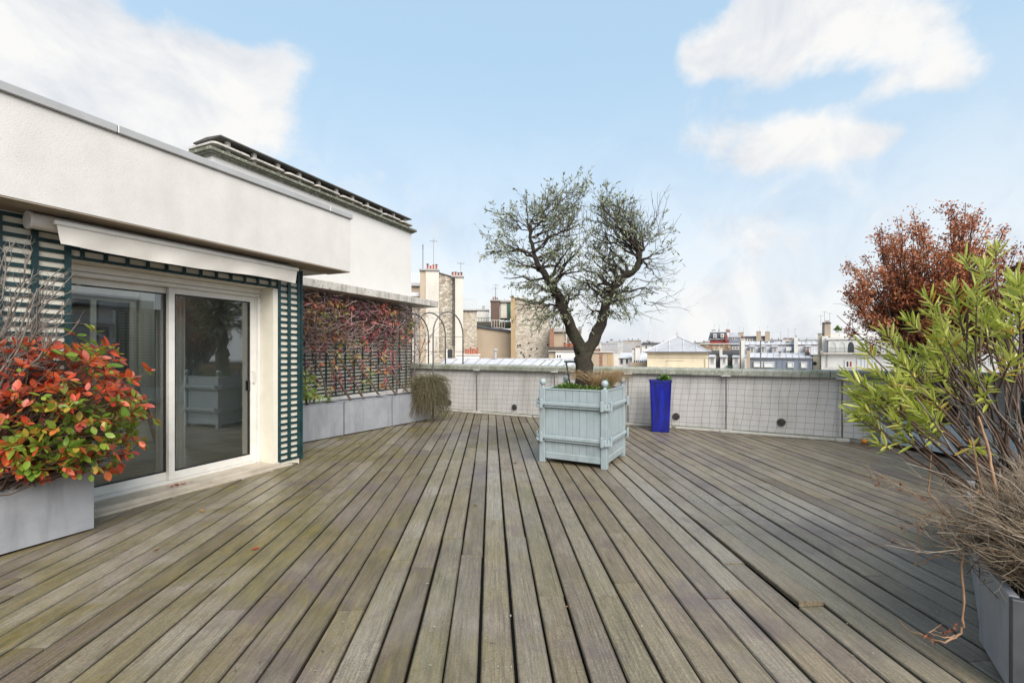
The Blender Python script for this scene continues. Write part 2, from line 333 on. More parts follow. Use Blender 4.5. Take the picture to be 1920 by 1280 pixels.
M['interior_floor'] = surf('interior_parquet', (.36,.31,.25), (.31,.26,.21), 5, .4, .1, 40, .002)
def glazed_pot():
    m, t, b, o = new_mat('cobalt_glaze'); p = objc(t)
    c = ramp(t, noise(t, p, 3, 6, .65, .4, (7,7,.6)), [(.3,(.001,.002,.055)),(.5,(.002,.006,.19)),(.72,(.004,.018,.40)),(.85,(.03,.09,.5))])
    t.links.new(c, b.inputs['Base Color']); b.inputs['Roughness'].default_value = .16; b.inputs['Coat Weight'].default_value = .4
    bump(t, b, noise(t, p, 9, 4, .5, 0, (3,3,.7)), .15, .01); return m
M['cobalt'] = glazed_pot()
def glass(name, tint=(.93,.96,.95), base=.02, ior=1.5, k=1.6):
    m, t, b, o = new_mat(name); t.nodes.remove(b)
    tr = N(t, 'ShaderNodeBsdfTransparent', ins={0: (*tint,1)}); gl = N(t, 'ShaderNodeBsdfGlossy', ins={'Roughness': .01, 'Color': (.95,.97,1,1)})
    fr = N(t, 'ShaderNodeFresnel', ins={'IOR': ior}); f = math_n(t, 'ADD', math_n(t, 'MULTIPLY', fr.outputs[0], k), base, clamp=True)
    mx = N(t, 'ShaderNodeMixShader'); t.links.new(f, mx.inputs[0]); t.links.new(tr.outputs[0], mx.inputs[1]); t.links.new(gl.outputs[0], mx.inputs[2]); t.links.new(mx.outputs[0], o.inputs[0])
    return m
M['glass'] = glass('door_glass', (.94,.97,.955), .04, 1.5, 1.25)
M['glass_far'] = glass('window_glass', (.25,.27,.30), .22, 1.5, 1.5)
def deck_mat():
    m, t, b, o = new_mat('weathered_wet_deck'); p = pos(t); q = objc(t); r = orand(t)
    mp = N(t, 'ShaderNodeCombineXYZ'); t.links.new(math_n(t, 'MULTIPLY', r, 37.), mp.inputs[0]); t.links.new(math_n(t, 'MULTIPLY', r, 11.), mp.inputs[1])
    va = N(t, 'ShaderNodeVectorMath', operation='ADD'); t.links.new(q, va.inputs[0]); t.links.new(mp.outputs[0], va.inputs[1]); qq = va.outputs[0]
    grain = noise(t, qq, 9, 8, .68, .6, (.35, 9, 3)); fine = noise(t, qq, 30, 6, .7, .2, (.5, 8, 4)); blot = noise(t, qq, 1.6, 6, .65, .4, (1, 2.2, 1))
    spk0 = noise(t, p, 95, 5, .75)
    hue = ramp(t, math_n(t, 'FRACT', math_n(t, 'MULTIPLY', r, 7.31)), [(0,(.165,.132,.092)),(.22,(.245,.200,.142)),(.42,(.180,.156,.104)),(.6,(.285,.25,.205)),(.8,(.122,.092,.070)),(1,(.230,.196,.156))])
    c = mixc(t, 1., hue, ramp(t, grain, [(.28,(.42,.40,.37)),(.5,(.95,.94,.92)),(.72,(1.45,1.45,1.45))]), 'MULTIPLY')
    c = mixc(t, 1., c, ramp(t, spk0, [(.3,(.55,.55,.55)),(.5,(1,1,1)),(.7,(1.5,1.5,1.48))]), 'MULTIPLY')
    c = mixc(t, mrange(t, fine, .42, .7, 0, .6), c, (.075,.055,.037))
    c = mixc(t, mrange(t, blot, .5, .72, 0, .5), c, (.29,.25,.205))
    c = mixc(t, mrange(t, noise(t, qq, 2.3, 6, .7, .6, (1,2,1)), .56, .74, 0, .7), c, (.062,.050,.038))
    # algae: green-brown film in broad patches, thickest on the damp house side
    sx = N(t, 'ShaderNodeSeparateXYZ'); t.links.new(p, sx.inputs[0])
    side = mrange(t, sx.outputs[0], 1.4, -2.2, .0, .75)
    alg = math_n(t, 'MULTIPLY', mrange(t, noise(t, p, 1.0, 8, .68, .6), .40, .60), math_n(t, 'ADD', side, .12), clamp=True)
    c = mixc(t, alg, c, mixc(t, mrange(t, noise(t, qq, 5, 6, .7, .3, (.6,3,1)), .35, .65), (.050,.044,.009), (.185,.145,.036)))
    pur = math_n(t, 'MULTIPLY', mrange(t, noise(t, p, 1.3, 6, .65, .4), .53, .66), .72)
    c = mixc(t, pur, c, mixc(t, grain, (.06,.042,.045), (.15,.115,.115)))
    spk = mrange(t, noise(t, p, 130, 3, .6), .66, .74, 0, .5); c = mixc(t, spk, c, (.38,.36,.28))
    # dirt packed along the board edges
    sy = N(t, 'ShaderNodeSeparateXYZ'); t.links.new(q, sy.inputs[0])
    ed = math_n(t, 'ADD', math_n(t, 'ABSOLUTE', sy.outputs[1]), math_n(t, 'MULTIPLY', math_n(t, 'SUBTRACT', noise(t, qq, 14, 4, .6), .5), .022))
    c = mixc(t, mrange(t, ed, .062, .075, 0, .55), c, (.028,.024,.017))
    t.links.new(c, b.inputs['Base Color'])
    wet = mrange(t, noise(t, p, .75, 6, .6, .4), .36, .62)
    rgh = mixc(t, wet, (.62,.62,.62), (.20,.20,.20)); rgh = mixc(t, mrange(t, fine, .3, .7, 0, .35), rgh, (.68,.68,.68))
    t.links.new(rgh, b.inputs['Roughness']); b.inputs['Specular IOR Level'].default_value = .5
    h = mixc(t, .5, grain, fine); bump(t, b, h, .45, .004); return m
M['deck'] = deck_mat()
def stone_mat(name, stops, mortar, scale=2.6, sx=1., mort=.06):
    m, t, b, o = new_mat(name); p = objc(t)
    mp = N(t, 'ShaderNodeMapping'); mp.inputs['Scale'].default_value = (1, 1, 1.55*sx); t.links.new(p, mp.inputs[0])
    ds = N(t, 'ShaderNodeTexNoise', ins={'Scale': 3.0}); t.links.new(mp.outputs[0], ds.inputs['Vector'])
    vv = N(t, 'ShaderNodeVectorMath', operation='MULTIPLY_ADD'); t.links.new(ds.outputs['Color'], vv.inputs[0]); vv.inputs[1].default_value = (.12,.12,.12); t.links.new(mp.outputs[0], vv.inputs[2])
    v1 = N(t, 'ShaderNodeTexVoronoi', feature='F1', ins={'Scale': scale}); t.links.new(vv.outputs[0], v1.inputs['Vector'])
    v2 = N(t, 'ShaderNodeTexVoronoi', feature='DISTANCE_TO_EDGE', ins={'Scale': scale}); t.links.new(vv.outputs[0], v2.inputs['Vector'])
    bw = N(t, 'ShaderNodeSeparateColor'); t.links.new(v1.outputs['Color'], bw.inputs[0])
    c = ramp(t, bw.outputs[0], stops); c = mixc(t, mrange(t, noise(t, p, 9, 5), .3, .75, 0, .4), c, mixc(t, .5, c, (.05,.04,.03)))
    e = mrange(t, v2.outputs['Distance'], mort*.4, mort); c = mixc(t, e, mortar, c)
    t.links.new(c, b.inputs['Base Color']); b.inputs['Roughness'].default_value = .9; bump(t, b, e, .6, .03); return m
M['rubble'] = stone_mat('pale_rubble_stone', [(0,(.36,.31,.24)),(.4,(.48,.42,.34)),(.75,(.58,.52,.44)),(1,(.30,.24,.18))], (.30,.26,.21), 6.0)
M['rubble_grey'] = stone_mat('weathered_rubble_stone', [(0,(.26,.22,.17)),(.45,(.46,.41,.33)),(.8,(.60,.55,.47)),(1,(.20,.16,.12))], (.20,.17,.13), 5.6)
M['rubble_mixed'] = stone_mat('mixed_rubble_stone', [(0,(.12,.10,.08)),(.35,(.34,.28,.20)),(.6,(.50,.44,.33)),(.8,(.38,.16,.08)),(1,(.22,.18,.13))], (.16,.13,.10), 3.2)
def brick_mat(name, c1, c2, mortar, scale):
    m, t, b, o = new_mat(name); p = objc(t); mp = N(t, 'ShaderNodeMapping'); mp.inputs['Rotation'].default_value = (R(90),0,0); t.links.new(p, mp.inputs[0])
    br = N(t, 'ShaderNodeTexBrick', ins={'Color1': (*c1,1), 'Color2': (*c2,1), 'Mortar': (*mortar,1), 'Scale': scale}); t.links.new(mp.outputs[0], br.inputs[0])
    t.links.new(br.outputs[0], b.inputs['Base Color']); b.inputs['Roughness'].default_value = .9; return m
M['brick'] = brick_mat('red_brick', (.30,.12,.065), (.22,.085,.05), (.30,.25,.2), 4)
M['brick_dark'] = brick_mat('dark_brick', (.13,.075,.055), (.09,.055,.042), (.15,.12,.1), 4)
def far(name, c, rough=.8, **k):
    return surf(name, c, tuple(x*.86 for x in c), 1.2, rough, .15, 20, .01, grime=tuple(x*.55 for x in c), gscale=.5, gamt=.5, stretch=(2,2,.5), **k)
M['f_white'] = far('white_render', (.66,.64,.61)); M['f_cream'] = far('cream_render', (.66,.57,.41)); M['f_tan'] = far('tan_render', (.40,.32,.235)); M['f_ochre'] = far('ochre_render', (.38,.27,.15))
M['f_pale'] = far('pale_render', (.56,.52,.46)); M['f_red'] = far('red_render', (.30,.055,.045)); M['f_grey'] = far('grey_render', (.36,.34,.33)); M['f_brown'] = far('brown_roof', (.075,.055,.045))
M['zinc'] = far('roof_zinc', (.42,.415,.43), .55, metal=.1); M['zinc_light'] = far('light_roof_zinc', (.56,.55,.57), .55, metal=.05); M['zinc_blue'] = far('blue_grey_zinc', (.19,.215,.265), .6, metal=.05)
M['slate'] = far('slate', (.06,.065,.085), .5); M['slate_brown'] = far('brown_slate', (.055,.045,.04), .7); M['terracotta'] = far('terracotta_pot', (.42,.10,.045)); M['pot_brown'] = far('brown_clay_pot', (.20,.085,.055))
M['skylight'] = surf('skylight_glass', (.62,.66,.70), (.55,.60,.64), 3, .15, .02, 10, .001); M['f_dark'] = far('dark_opening', (.03,.03,.033)); M['f_green'] = far('green_paint', (.03,.09,.055)); M['blind'] = far('pale_blind', (.55,.56,.53)); M['pane_dark'] = surf('dark_pane', (.03,.035,.04), (.06,.065,.07), 2, .08, .02, 10, .001)
# ================================================================ the setting
box('ground', M['f_grey'], None, -1500, 1500, -300, 2500, -22.5, -22, kind='structure')
HOUSE = (-3.59, 3.89); HRZ = R(66.28)            # facade runs along local +x, terrace side is local -y
PAR0, PRZ, PLEN = Vector((-2.60, 11.47, 0)), R(-28.7), 11.05   # parapet from the house corner to the east wing
pdir = Vector((math.cos(PRZ), math.sin(PRZ), 0)); pout = Vector((-math.sin(PRZ), math.cos(PRZ), 0))
WING0 = PAR0+pdir*10.9                            # east wing starts here and runs back toward the camera
wdir = -pout
udir = Vector((math.cos(HRZ), math.sin(HRZ), 0)); uin = Vector((-math.sin(HRZ), math.cos(HRZ), 0)); H0 = Vector((*HOUSE, 0))
rng0 = random.Random(11)

# deck -------------------------------------------------------------
slab = MB().box(-9, 9.5, -4, 12.5, -.35, -.075).build('terrace_slab', M['slab'], None, kind='structure')
deck = empty('deck'); tag(deck, kind='structure')
bd = Vector((-.0468, .9989, 0)); bn = Vector((.9989, .0468, 0)); BW = .158
BRZ = math.atan2(bd.y, bd.x)
def row_span(o):
    """start and end of a board row at sideways offset o, cut by the house, the bay, the parapet and the east wing"""
    def cut(P0, nrm):     # parameter where the row crosses the line through P0 with normal nrm
        return (P0-bn*o).dot(nrm)/bd.dot(nrm)
    lo, hi = -1.6, cut(PAR0-pout*.02, pout)
    tf = cut(H0+uin*.0, uin)                      # facade line
    p = bn*o+bd*tf; along = (p-H0).dot(udir)
    if along < 2.16: hi = min(hi, tf-.01)
    else:
        tw = cut(H0+uin*2.04, uin); pw = bn*o+bd*tw
        if (pw-H0).dot(udir) < 7.33: hi = min(hi, tw)
    lo = max(lo, cut(WING0-pdir*.05, pdir) if (bn*o+bd*(-1.6)-WING0).dot(pdir) > 0 else lo)
    return lo, hi
def plank_mesh(L, W, T=.028, c=.006):
    prof = [(-W/2, -T), (W/2, -T), (W/2, -c), (W/2-c, 0), (-W/2+c, 0), (-W/2, -c)]
    return MB().prism(prof, 0, L, 'x')
RAISED = {}
rows = range(-36, 46)
for i in rows:
  o = i*BW+.03
  spans = [row_span(o)]
  tf = (H0-bn*o).dot(uin)/bd.dot(uin); along = (bn*o+bd*tf-H0).dot(udir)
  if along < 2.16:                                  # the row comes out again in the planted bay behind the house corner
    ts = (H0+udir*2.165-bn*o).dot(udir)/bd.dot(udir); dep = (bn*o+bd*ts-H0).dot(uin)
    if 0 < dep < 1.95: spans.append((ts, (H0+uin*1.94-bn*o).dot(uin)/bd.dot(uin)))
  for lo, hi in spans:
    if hi-lo < .15: continue
    t = lo-rng0.uniform(0, 2.2); first = True
    while t < hi-.02:
        L = rng0.choice([2.1, 2.7, 3.2, 3.2, 3.6]); a, b_ = max(t, lo), min(t+L, hi); t += L
        if b_-a < .12: continue
        w_ = BW-rng0.choice([.009, .011, .013, .016]); dz = rng0.uniform(-.004, .002); tilt = 0
        ob = plank_mesh(b_-a-.004, w_).build('plank', M['deck'], deck)
        ob.location = bn*o+bd*a+Vector((0, 0, dz)); ob.rotation_euler = (rng0.uniform(-.014, .014), 0, BRZ+rng0.uniform(-.0016, .0016))
        RAISED[(i, round(a, 2))] = (ob, a, b_)
def lift(x, y, dz, pitch):
    """a board whose end has sprung up"""
    best = min(RAISED.values(), key=lambda q: (q[0].location+bd*(q[2]-q[1])*.5-Vector((x, y, 0))).length)
    best[0].location.z += dz; best[0].rotation_euler.y += math.atan2(dz, best[2]-best[1])
def cut_plank(x, y):
    """shorten the board that covers (x, y) so that it ends there, and fill the row up to that end"""
    p = Vector((x, y, 0)); t_ = p.dot(bd)
    for key, (ob, a, b_) in list(RAISED.items()):
        off = (ob.location-Vector((x, y, ob.location.z))).dot(bn)
        if abs(off) < BW*.5 and a+.3 < t_ < b_-.3:
            w_ = ob.dimensions.y; ob.data = plank_mesh(b_-t_-.004, w_).mesh('plank'); ob.data.materials.append(M['deck']); base = ob.location.copy(); ob.location = base+bd*(t_-a)
            n_ = plank_mesh(t_-a-.004, w_).build('plank', M['deck'], deck); n_.location = base-Vector((0,0,.006)); n_.rotation_euler = ob.rotation_euler.copy()
            RAISED[key] = (ob, t_, b_); return
cut_plank(1.575, 2.51); lift(1.6, 3.6, .022, 0);

# parapet ------------------------------------------------------------
par = empty('parapet', PAR0, PRZ); tag(par, 'pale rendered parapet wall with mossy coping round the roof terrace', 'wall')
box('wall', M['parapet'], par, 0, PLEN, 0, .22, -.3, .985)
box('plinth', M['coping_moss'], par, .02, PLEN, -.035, -.002, -.3, .05)
x = 0; k = 0
while x < PLEN:
    L = min(1.25, PLEN-x)
    s = MB().prism([(-.085, .985), (.31, .985), (.31, 1.075), (.12, 1.105), (-.07, 1.09), (-.085, 1.07)], x+.003, x+L-.003, 'x').build('coping_stone', M['coping_moss'], par)
    s.location.z = rng0.uniform(-.002, .002); x += L
# white plastic rail on the deck at the wall's foot
for (a, b_) in ((.5, 3.5), (3.55, 6.35), (6.42, 8.9)):
    r = MB().box(a, b_, -.145, -.105, .0, .042, .006).build('base_rail', M['pvc'], None, label='pale plastic rail at the parapet foot, '+{.5: 'beginning beside the drooping bush', 3.55: 'passing behind the blue pot', 6.42: 'ending at the pale blue trough'}[a], cat='rail', group='rails along the parapet foot')
    r.location = PAR0; r.rotation_euler = (0, 0, PRZ); r.location.z = .001
# round bulkhead vents on the wall
def par_x(px_):      # distance along the parapet of a picture column
    k = (px_-HX)/FPX; return (k*PAR0.y-PAR0.x)/(pdir.x-k*pdir.y)
vent_m = MB().lathe([(.062,0),(.066,.012),(.062,.022),(.048,.024),(.046,.014)], 20).mesh('vent_ring', True); vent_m.materials.append(M['steel'])
grid_m = MB()
grid_m.lathe([(.046,.006),(.04,.022),(.026,.034),(.008,.038)], 16)
grid_me = grid_m.mesh('vent_dome', True); grid_me.materials.append(M['black_iron'])
bar_m = MB()
for yy in (-.03, -.012, .012, .03): bar_m.box(-.042+abs(yy)*.35, .042-abs(yy)*.35, yy-.003, yy+.003, .036, .043)
bar_me = bar_m.mesh('vent_bars'); bar_me.materials.append(M['steel'])
for q, (vx, vy) in enumerate(((843, 754), (965, 763), (1268, 780), (1465, 791))):
    s = par_x(vx); d = (PAR0+pdir*s).y; z = EYE-(vy-HY)/FPX*d
    lab = ('beside the drooping bush', 'just before the box planter', 'just after the blue pot', 'midway between two net posts')[q]
    t = empty('wall_vent', PAR0+pdir*s-pout*.0+Vector((0,0,z)), PRZ, 'round domed metal vent low on the parapet, '+lab, 'vent', 'round vents on the parapet'); t.rotation_euler = (R(90), 0, PRZ)
    put('rim', vent_m, t); put('dome', grid_me, t); put('grille', bar_me, t)
# net posts and bird net in front of the wall
post_x = [par_x(v) for v in (898, 1043, 1180, 1362, 1577)]
for q, s in enumerate(post_x):
    lab = ('nearest the rose arch', 'behind the box planter\'s left finial', 'behind the box planter\'s right edge', 'right of the blue pot', 'beside the pale blue trough')[q]
    t = empty('net_post', PAR0+pdir*s-pout*.10, PRZ, 'thin grey net post with white clips against the parapet, '+lab, 'post', 'posts holding the net')
    MB().tube([(0,0,-.02),(0,0,.97)], .011, 6).build('pole', M['steel'], t)
    box('clip', M['alu'], t, -.075, .075, -.02, .012, .972, .984); box('foot_clip', M['pvc'], t, -.09, .09, -.065, .02, .0, .05, .006)
def net():
    xs = np.arange(.62, 10.4, .128); lines = []; rg = np.random.default_rng(5)
    zs = np.linspace(.035, .955, 10)
    def P(x, z):      # sags between the posts and leans, a little uneven
        sag = .02*math.sin(x*2.1)+.014*math.sin(x*5.3+1)
        return (x+.09*(z-.5)+.008*math.sin(z*9+x*3), -.105-.05*math.sin(z*3.1)*(.6+.4*math.sin(x*1.7)), z+sag*.5*math.sin(z*3.2)-.02*math.sin(x*1.3))
    for x in xs: lines.append(([P(x+rg.normal(0,.004), z) for z in np.linspace(.03, .96, 10)]+[(x+.06, -.10, 1.045), (x+.07, -.03, 1.108), (x+.07, .12, 1.124)], .0017))
    for z in zs: lines.append(([P(x, z) for x in np.arange(.62, 10.4, .1)], .0017))
    o = tubes('bird_net', lines, M['net'], None, 4, label='square-mesh dark cord net stretched along the parapet', cat='net')
    o.location = PAR0; o.rotation_euler = (0, 0, PRZ)
net()

# ================================================================ the penthouse on the left
house = empty('penthouse', H0, HRZ, 'white rendered penthouse with teal trellis, roof slab and louvred upper block', 'building')
ZS, ZT = 2.48, 3.19
# wall pieces round the door opening (x -.13..1.75, z .06..2.11)
box('wall', M['cream'], house, -7, -.13, .032, .30, -.3, ZS); box('wall', M['cream'], house, 1.82, 2.16, .032, .30, -.3, ZS); box('wall', M['cream'], house, -.13, 1.82, .032, .30, 2.165, ZS)
box('reveal', M['cream'], house, 1.755, 1.818, .0, .30, .05, 2.163)
box('return_wall', M['stucco_smooth'], house, 1.96, 2.158, .302, 2.05, -.3, ZS)
box('fascia', M['stucco'], house, -7, 2.65, -.365, 2.055, ZS, ZT)
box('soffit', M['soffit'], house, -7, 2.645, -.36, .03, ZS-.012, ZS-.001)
for a, b_ in ((-7, -2.3), (-2.297, .0), (.003, 2.27), (2.273, 2.67)): box('roof_cap', M['alu_grey'], house, a, b_, -.392, .1, ZT+.002, ZT+.07, .006)
box('sill', M['sill'], house, -.3, 1.83, -.03, .36, -.08, .05, .006)
box('sill_edge', M['sill'], house, -.3, 1.95, -.10, -.032, -.08, .018, .004)
# upper block: a long, narrow chimney wall with a louvred crown
box('upper_block', M['stucco_smooth'], house, 2.36, 7.33, 2.06, 2.62, -.3, 4.38)
def rounded(x0, x1, y0, y1, r, n=5):
    P = []
    for cx, cy, a0 in ((x1-r, y0+r, -90), (x1-r, y1-r, 0), (x0+r, y1-r, 90), (x0+r, y0+r, 180)):
        for j in range(n+1): q = R(a0+90*j/n); P.append((cx+r*math.cos(q), cy+r*math.sin(q)))
    return P
for k, (g_, z0, z1) in enumerate(((.035, 4.362, 4.385), (.07, 4.387, 4.41), (.105, 4.412, 4.455))): MB().prism(rounded(2.36-g_, 7.33+g_, 2.06-g_, 2.62+g_, .015), z0, z1).build('ledge_moulding' if k < 2 else 'ledge', M['moss_stone'], house)
box('louvre_core', M['dark_eave'], house, 2.75, 7.0, 2.3, 2.42, 4.457, 4.68)
xs = [2.33, 2.98, 3.63, 4.28, 4.93, 5.58, 6.23, 6.88, 7.36]
for a, b_ in zip(xs, xs[1:]): MB().prism(rounded(a+.01, b_-.01, 2.0, 2.66, .08), 4.545, 4.575).build('louvre_slab', M['concrete'], house)
for x in [2.62+.45*k for k in range(11)]:
    for yy in (2.10, 2.54): box('louvre_post', M['concrete'], house, x-.028, x+.028, yy-.03, yy+.03, 4.457, 4.543); box('louvre_post', M['concrete'], house, x-.028, x+.028, yy-.03, yy+.03, 4.577, 4.678)
xs = [2.44, 3.65, 4.86, 6.07, 7.27]
for a, b_ in zip(xs, xs[1:]): MB().prism([(2.0, 4.68), (2.66, 4.68), (2.66, 4.70), (2.33, 4.725), (2.0, 4.70)], a+.003, b_-.003, 'x').build('roof_slab', M['dark_eave'], house)
# canopy slab over the trellis bay
box('canopy', M['concrete'], house, 2.17, 7.50, 1.37, 2.056, 2.50, 2.645, .006)
box('plinth_ledge', M['stucco_smooth'], house, 2.17, 7.30, 1.95, 2.056, -.3, .50, .01)
# sliding door -------------------------------------------------------
y0 = .24
fr = MB()
fr.box(-.13, 1.752, y0, y0+.12, 2.06, 2.163).box(1.70, 1.752, y0, y0+.12, .05, 2.06).box(-.13, -.085, y0, y0+.12, .05, 2.06).box(-.13, 1.752, y0+.004, y0+.12, .05, .075)
fr.build('door_frame', M['alu'], house)
box('shutter_slat', M['alu'], house, -.128, 1.75, y0-.035, y0-.003, 2.105, 2.164, .006); box('shutter_rail', M['alu'], house, -.128, 1.75, y0-.02, y0-.003, 2.062, 2.10, .004)
box('guide_rail', M['alu'], house, 1.715, 1.752, y0-.03, y0-.002, .051, 2.06, .004)
def leafdoor(a, b_, yy, st, hn):
    d = empty('sliding_door'); d.parent = house
    g = MB().box(a, a+st, yy, yy+.04, .078, 2.058).box(b_-st, b_, yy, yy+.04, .078, 2.058).box(a+st, b_-st, yy, yy+.04, .078, .158).box(a+st, b_-st, yy, yy+.04, 2.0, 2.058)
    g.build('sash', M['alu'], d)
    MB().box(a+st, a+st+.012, yy+.006, yy+.034, .158, 2.0).box(b_-st-.012, b_-st, yy+.006, yy+.034, .158, 2.0).box(a+st, b_-st, yy+.006, yy+.034, .158, .17).box(a+st, b_-st, yy+.006, yy+.034, 1.988, 2.0).build('gasket', M['black_iron'], d)
    box('pane', M['glass'], d, a+st+.002, b_-st-.002, yy+.016, yy+.024, .16, 1.998)
    if hn:
        MB().tube([(b_-.03, yy-.002, 1.02), (b_-.03, yy-.03, 1.03), (b_-.03, yy-.03, 1.16), (b_-.03, yy-.002, 1.17)], .007, 6).build('handle', M['alu'], d)
        box('lock', M['black_iron'], d, b_-st-.03, b_-st-.004, yy-.004, yy+.001, .93, 1.05)
leafdoor(-.085, .80, y0+.065, .05, False); leafdoor(.745, 1.70, y0+.015, .055, True)
# the room behind the glass, with an unseen roof opening added to brighten it
room = empty('living_room'); room.parent = house
box('room_floor', M['interior_floor'], room, -3.0, 1.955, .40, 5.2, -.02, .04)
box('room_wall', M['interior'], room, -3.0, 1.95, 5.0, 5.2, .045, 2.44); box('room_wall', M['interior'], room, -3.2, -3.005, .40, 5.2, .045, 2.44); box('room_wall', M['interior'], room, 1.96, 2.1, 2.63, 5.2, -.2, 2.44)
box('room_wall', M['interior'], room, .95, 1.955, 3.2, 3.3, .045, 2.44)
for (a, b_, c_, d_) in ((-3.0, 1.955, .305, 2.06), (-3.0, -1.9, 2.061, 5.2), (-1.899, 1.955, 4.7, 5.2)): box('room_ceiling', M['interior'], room, a, b_, c_, d_, 2.445, 2.475)
box('added_rooflight', M['glass'], room, -1.92, 1.955, 2.06, 4.72, 2.477, 2.49)
# white framed window added on the partition, standing in for a reflected one
MB().box(1.0, 1.9, 3.14, 3.198, .86, .93).box(1.0, 1.9, 3.14, 3.198, 2.13, 2.2).box(1.0, 1.07, 3.14, 3.198, .93, 2.13).box(1.83, 1.9, 3.14, 3.198, .93, 2.13).box(1.36, 1.42, 3.14, 3.198, .93, 2.13).build('standin_window_frame', M['alu'], room)
for (a, b_) in ((1.072, 1.358), (1.422, 1.828)): box('standin_window_pane', M['glass_far'], room, a, b_, 3.165, 3.175, .932, 2.128)
box('standin_blind_box', M['alu'], room, .97, 1.93, 3.1, 3.198, 2.21, 2.33, .01); box('standin_sill', M['wood'], room, .97, 1.93, 3.08, 3.198, .80, .858)
cu = MB(); n_ = 40
for i in range(n_+1):
    for z in (.06, 2.38): cu.v.append((.82+.30*i/n_, .62+.035*math.sin(i*1.15), z))
for i in range(n_): a = i*2; cu.f.append((a, a+2, a+3, a+1))
cu.build('standin_curtain', M['canvas'], room, smooth=True)  # pale curtain added in place of the trellis reflected in the pane
# trellis ------------------------------------------------------------
def trellis(par_, x0, x1, z0, z1, y, verts, pitch=.0735, sl=.030, vt=.042, th=.012):
    hm = None; n = int((z1-z0)/pitch); p = (z1-z0)/n
    me = MB().box(0, x1-x0, 0, th, -sl/2, sl/2).mesh('slat'); me.materials.append(M['teal'])
    for k in range(n+1): put('slat', me, par_, (x0, y, z0+k*p), (0, 0, 0))
    mv = MB().box(-vt/2, vt/2, 0, th, 0, z1-z0).mesh('upright'); mv.materials.append(M['teal'])
    for v in verts: put('upright', mv, par_, (v, y-th-.002, z0), (0, 0, 0))
trellis(house, 1.822, 2.158, .05, 2.44, .018, (1.845, 1.99, 2.137), sl=.028)
me = MB().box(-.011, .011, 0, .2, 0, 2.42).mesh('corner_batten'); me.materials.append(M['teal']); put('corner_batten', me, house, (2.175, -.005, .02))
trellis(house, -3.0, -.135, .04, 2.44, .018, [-.155-.2*k for k in range(14)])
for z in (2.185, 2.262): box('slat', M['teal'], house, -.132, 1.82, .018, .030, z-.014, z+.014)
for k in range(12): box('upright', M['teal'], house, -.06+k*.162-.014, -.06+k*.162+.014, .004, .0165, 2.172, 2.276)
for z in (2.335, 2.41): box('slat', M['teal'], house, -.132, 1.82, .018, .030, z-.014, z+.014)
trellis(house, 2.18, 7.30, .53, 2.48, 2.02, [2.25+.253*k for k in range(20)]+[7.28], pitch=.070, sl=.024, vt=.03)
box('added_backing_board', M['cream'], house, 2.17, 7.31, 2.046, 2.058, .505, 2.49)  # pale board added behind the slats to brighten the shaded gaps
# awning ---------------------------------------------------------------
aw = empty('awning', H0, HRZ, 'rolled-up off-white fabric awning above the sliding door', 'awning'); aw.location.z = 2.40
rx = [(-.42, .0), (-.42, .062), (-.31, .064), (1.9, .064), (1.93, .0)]
MB().tube([(-.42, -.10, 0), (1.90, -.10, 0)], .062, 18).build('roller', M['canvas'], aw, smooth=False)
MB().tube([(-.44, -.10, 0), (-.421, -.10, 0)], .068, 20).build('end_cap', M['alu'], aw); MB().tube([(1.901, -.10, 0), (1.93, -.10, 0)], .05, 20).build('end_cap', M['alu'], aw)
box('front_bar', M['alu'], aw, -.33, 1.93, -.235, -.185, -.022, .02, .008)
va = MB(); nx = 60; rg = random.Random(3)
for i in range(nx+1):
    x = -.315+i*2.225/nx
    for j in range(5):
        f = j/4; wv = .010*math.sin(x*7.0+1.3)*f+.006*math.sin(x*17+f*2)*f; va.v.append((x+.03*f*(1 if i < 4 else 0), -.222+.02*f+wv, -.02-.15*f-(.012*math.sin(x*3.1) if j == 4 else 0)))
for i in range(nx):
    for j in range(4): a = i*5+j; va.f.append((a, a+1, a+6, a+5))
v_o = va.build('valance', M['canvas'], aw, smooth=True)
for x in (-.2, 1.75): MB().tube([(x, -.03, .0), (x+.05, -.19, -.005)], .014, 6).build('folding_arm', M['alu'], aw)

# ================================================================ east wing (only its edge shows at the right, and in the door glass)
WRZ = math.atan2(wdir.y, wdir.x)
wing = empty('east_wing', WING0, WRZ, 'low white terrace wing with dark trellis at the parapet end behind the oleander', 'building')
# local +x runs toward the camera side, terrace side is local -y
ywall = .03
def wingy(): pass
box('wall', M['cream'], wing, .0, 1.9, ywall, .3, -.3, 2.5); box('wall', M['cream'], wing, 3.7, 4.6, ywall, .3, -.3, 2.5); box('wall', M['cream'], wing, 1.9, 3.7, ywall, .3, -.3, .75); box('wall', M['cream'], wing, 1.9, 3.7, ywall, .3, 2.1, 2.5)
box('back_wall', M['stucco_smooth'], wing, .0, 4.6, 3.0, 3.2, -.3, 2.5); box('end_wall', M['stucco_smooth'], wing, .0, .2, .302, 2.998, -.3, 2.5)
box('roof_slab', M['dark_eave'], wing, -.08, 4.66, -.12, 3.3, 2.502, 2.56); box('roof_parapet', M['stucco'], wing, .9, 4.6, .1, 3.2, 2.562, 2.8)
trellis(wing, .02, 1.86, .4, 2.45, .016, [.05+.2*k for k in range(10)])
MB().box(1.9, 3.7, .1, .17, .752, .82).box(1.9, 3.7, .1, .17, 2.03, 2.098).box(1.9, 1.97, .1, .17, .82, 2.03).box(3.63, 3.7, .1, .17, .82, 2.03).box(2.76, 2.84, .1, .17, .82, 2.03).build('window_frame', M['alu'], wing)
box('window_pane', M['glass_far'], wing, 1.972, 2.758, .13, .14, .822, 2.028); box('window_pane', M['glass_far'], wing, 2.842, 3.628, .13, .14, .822, 2.028)
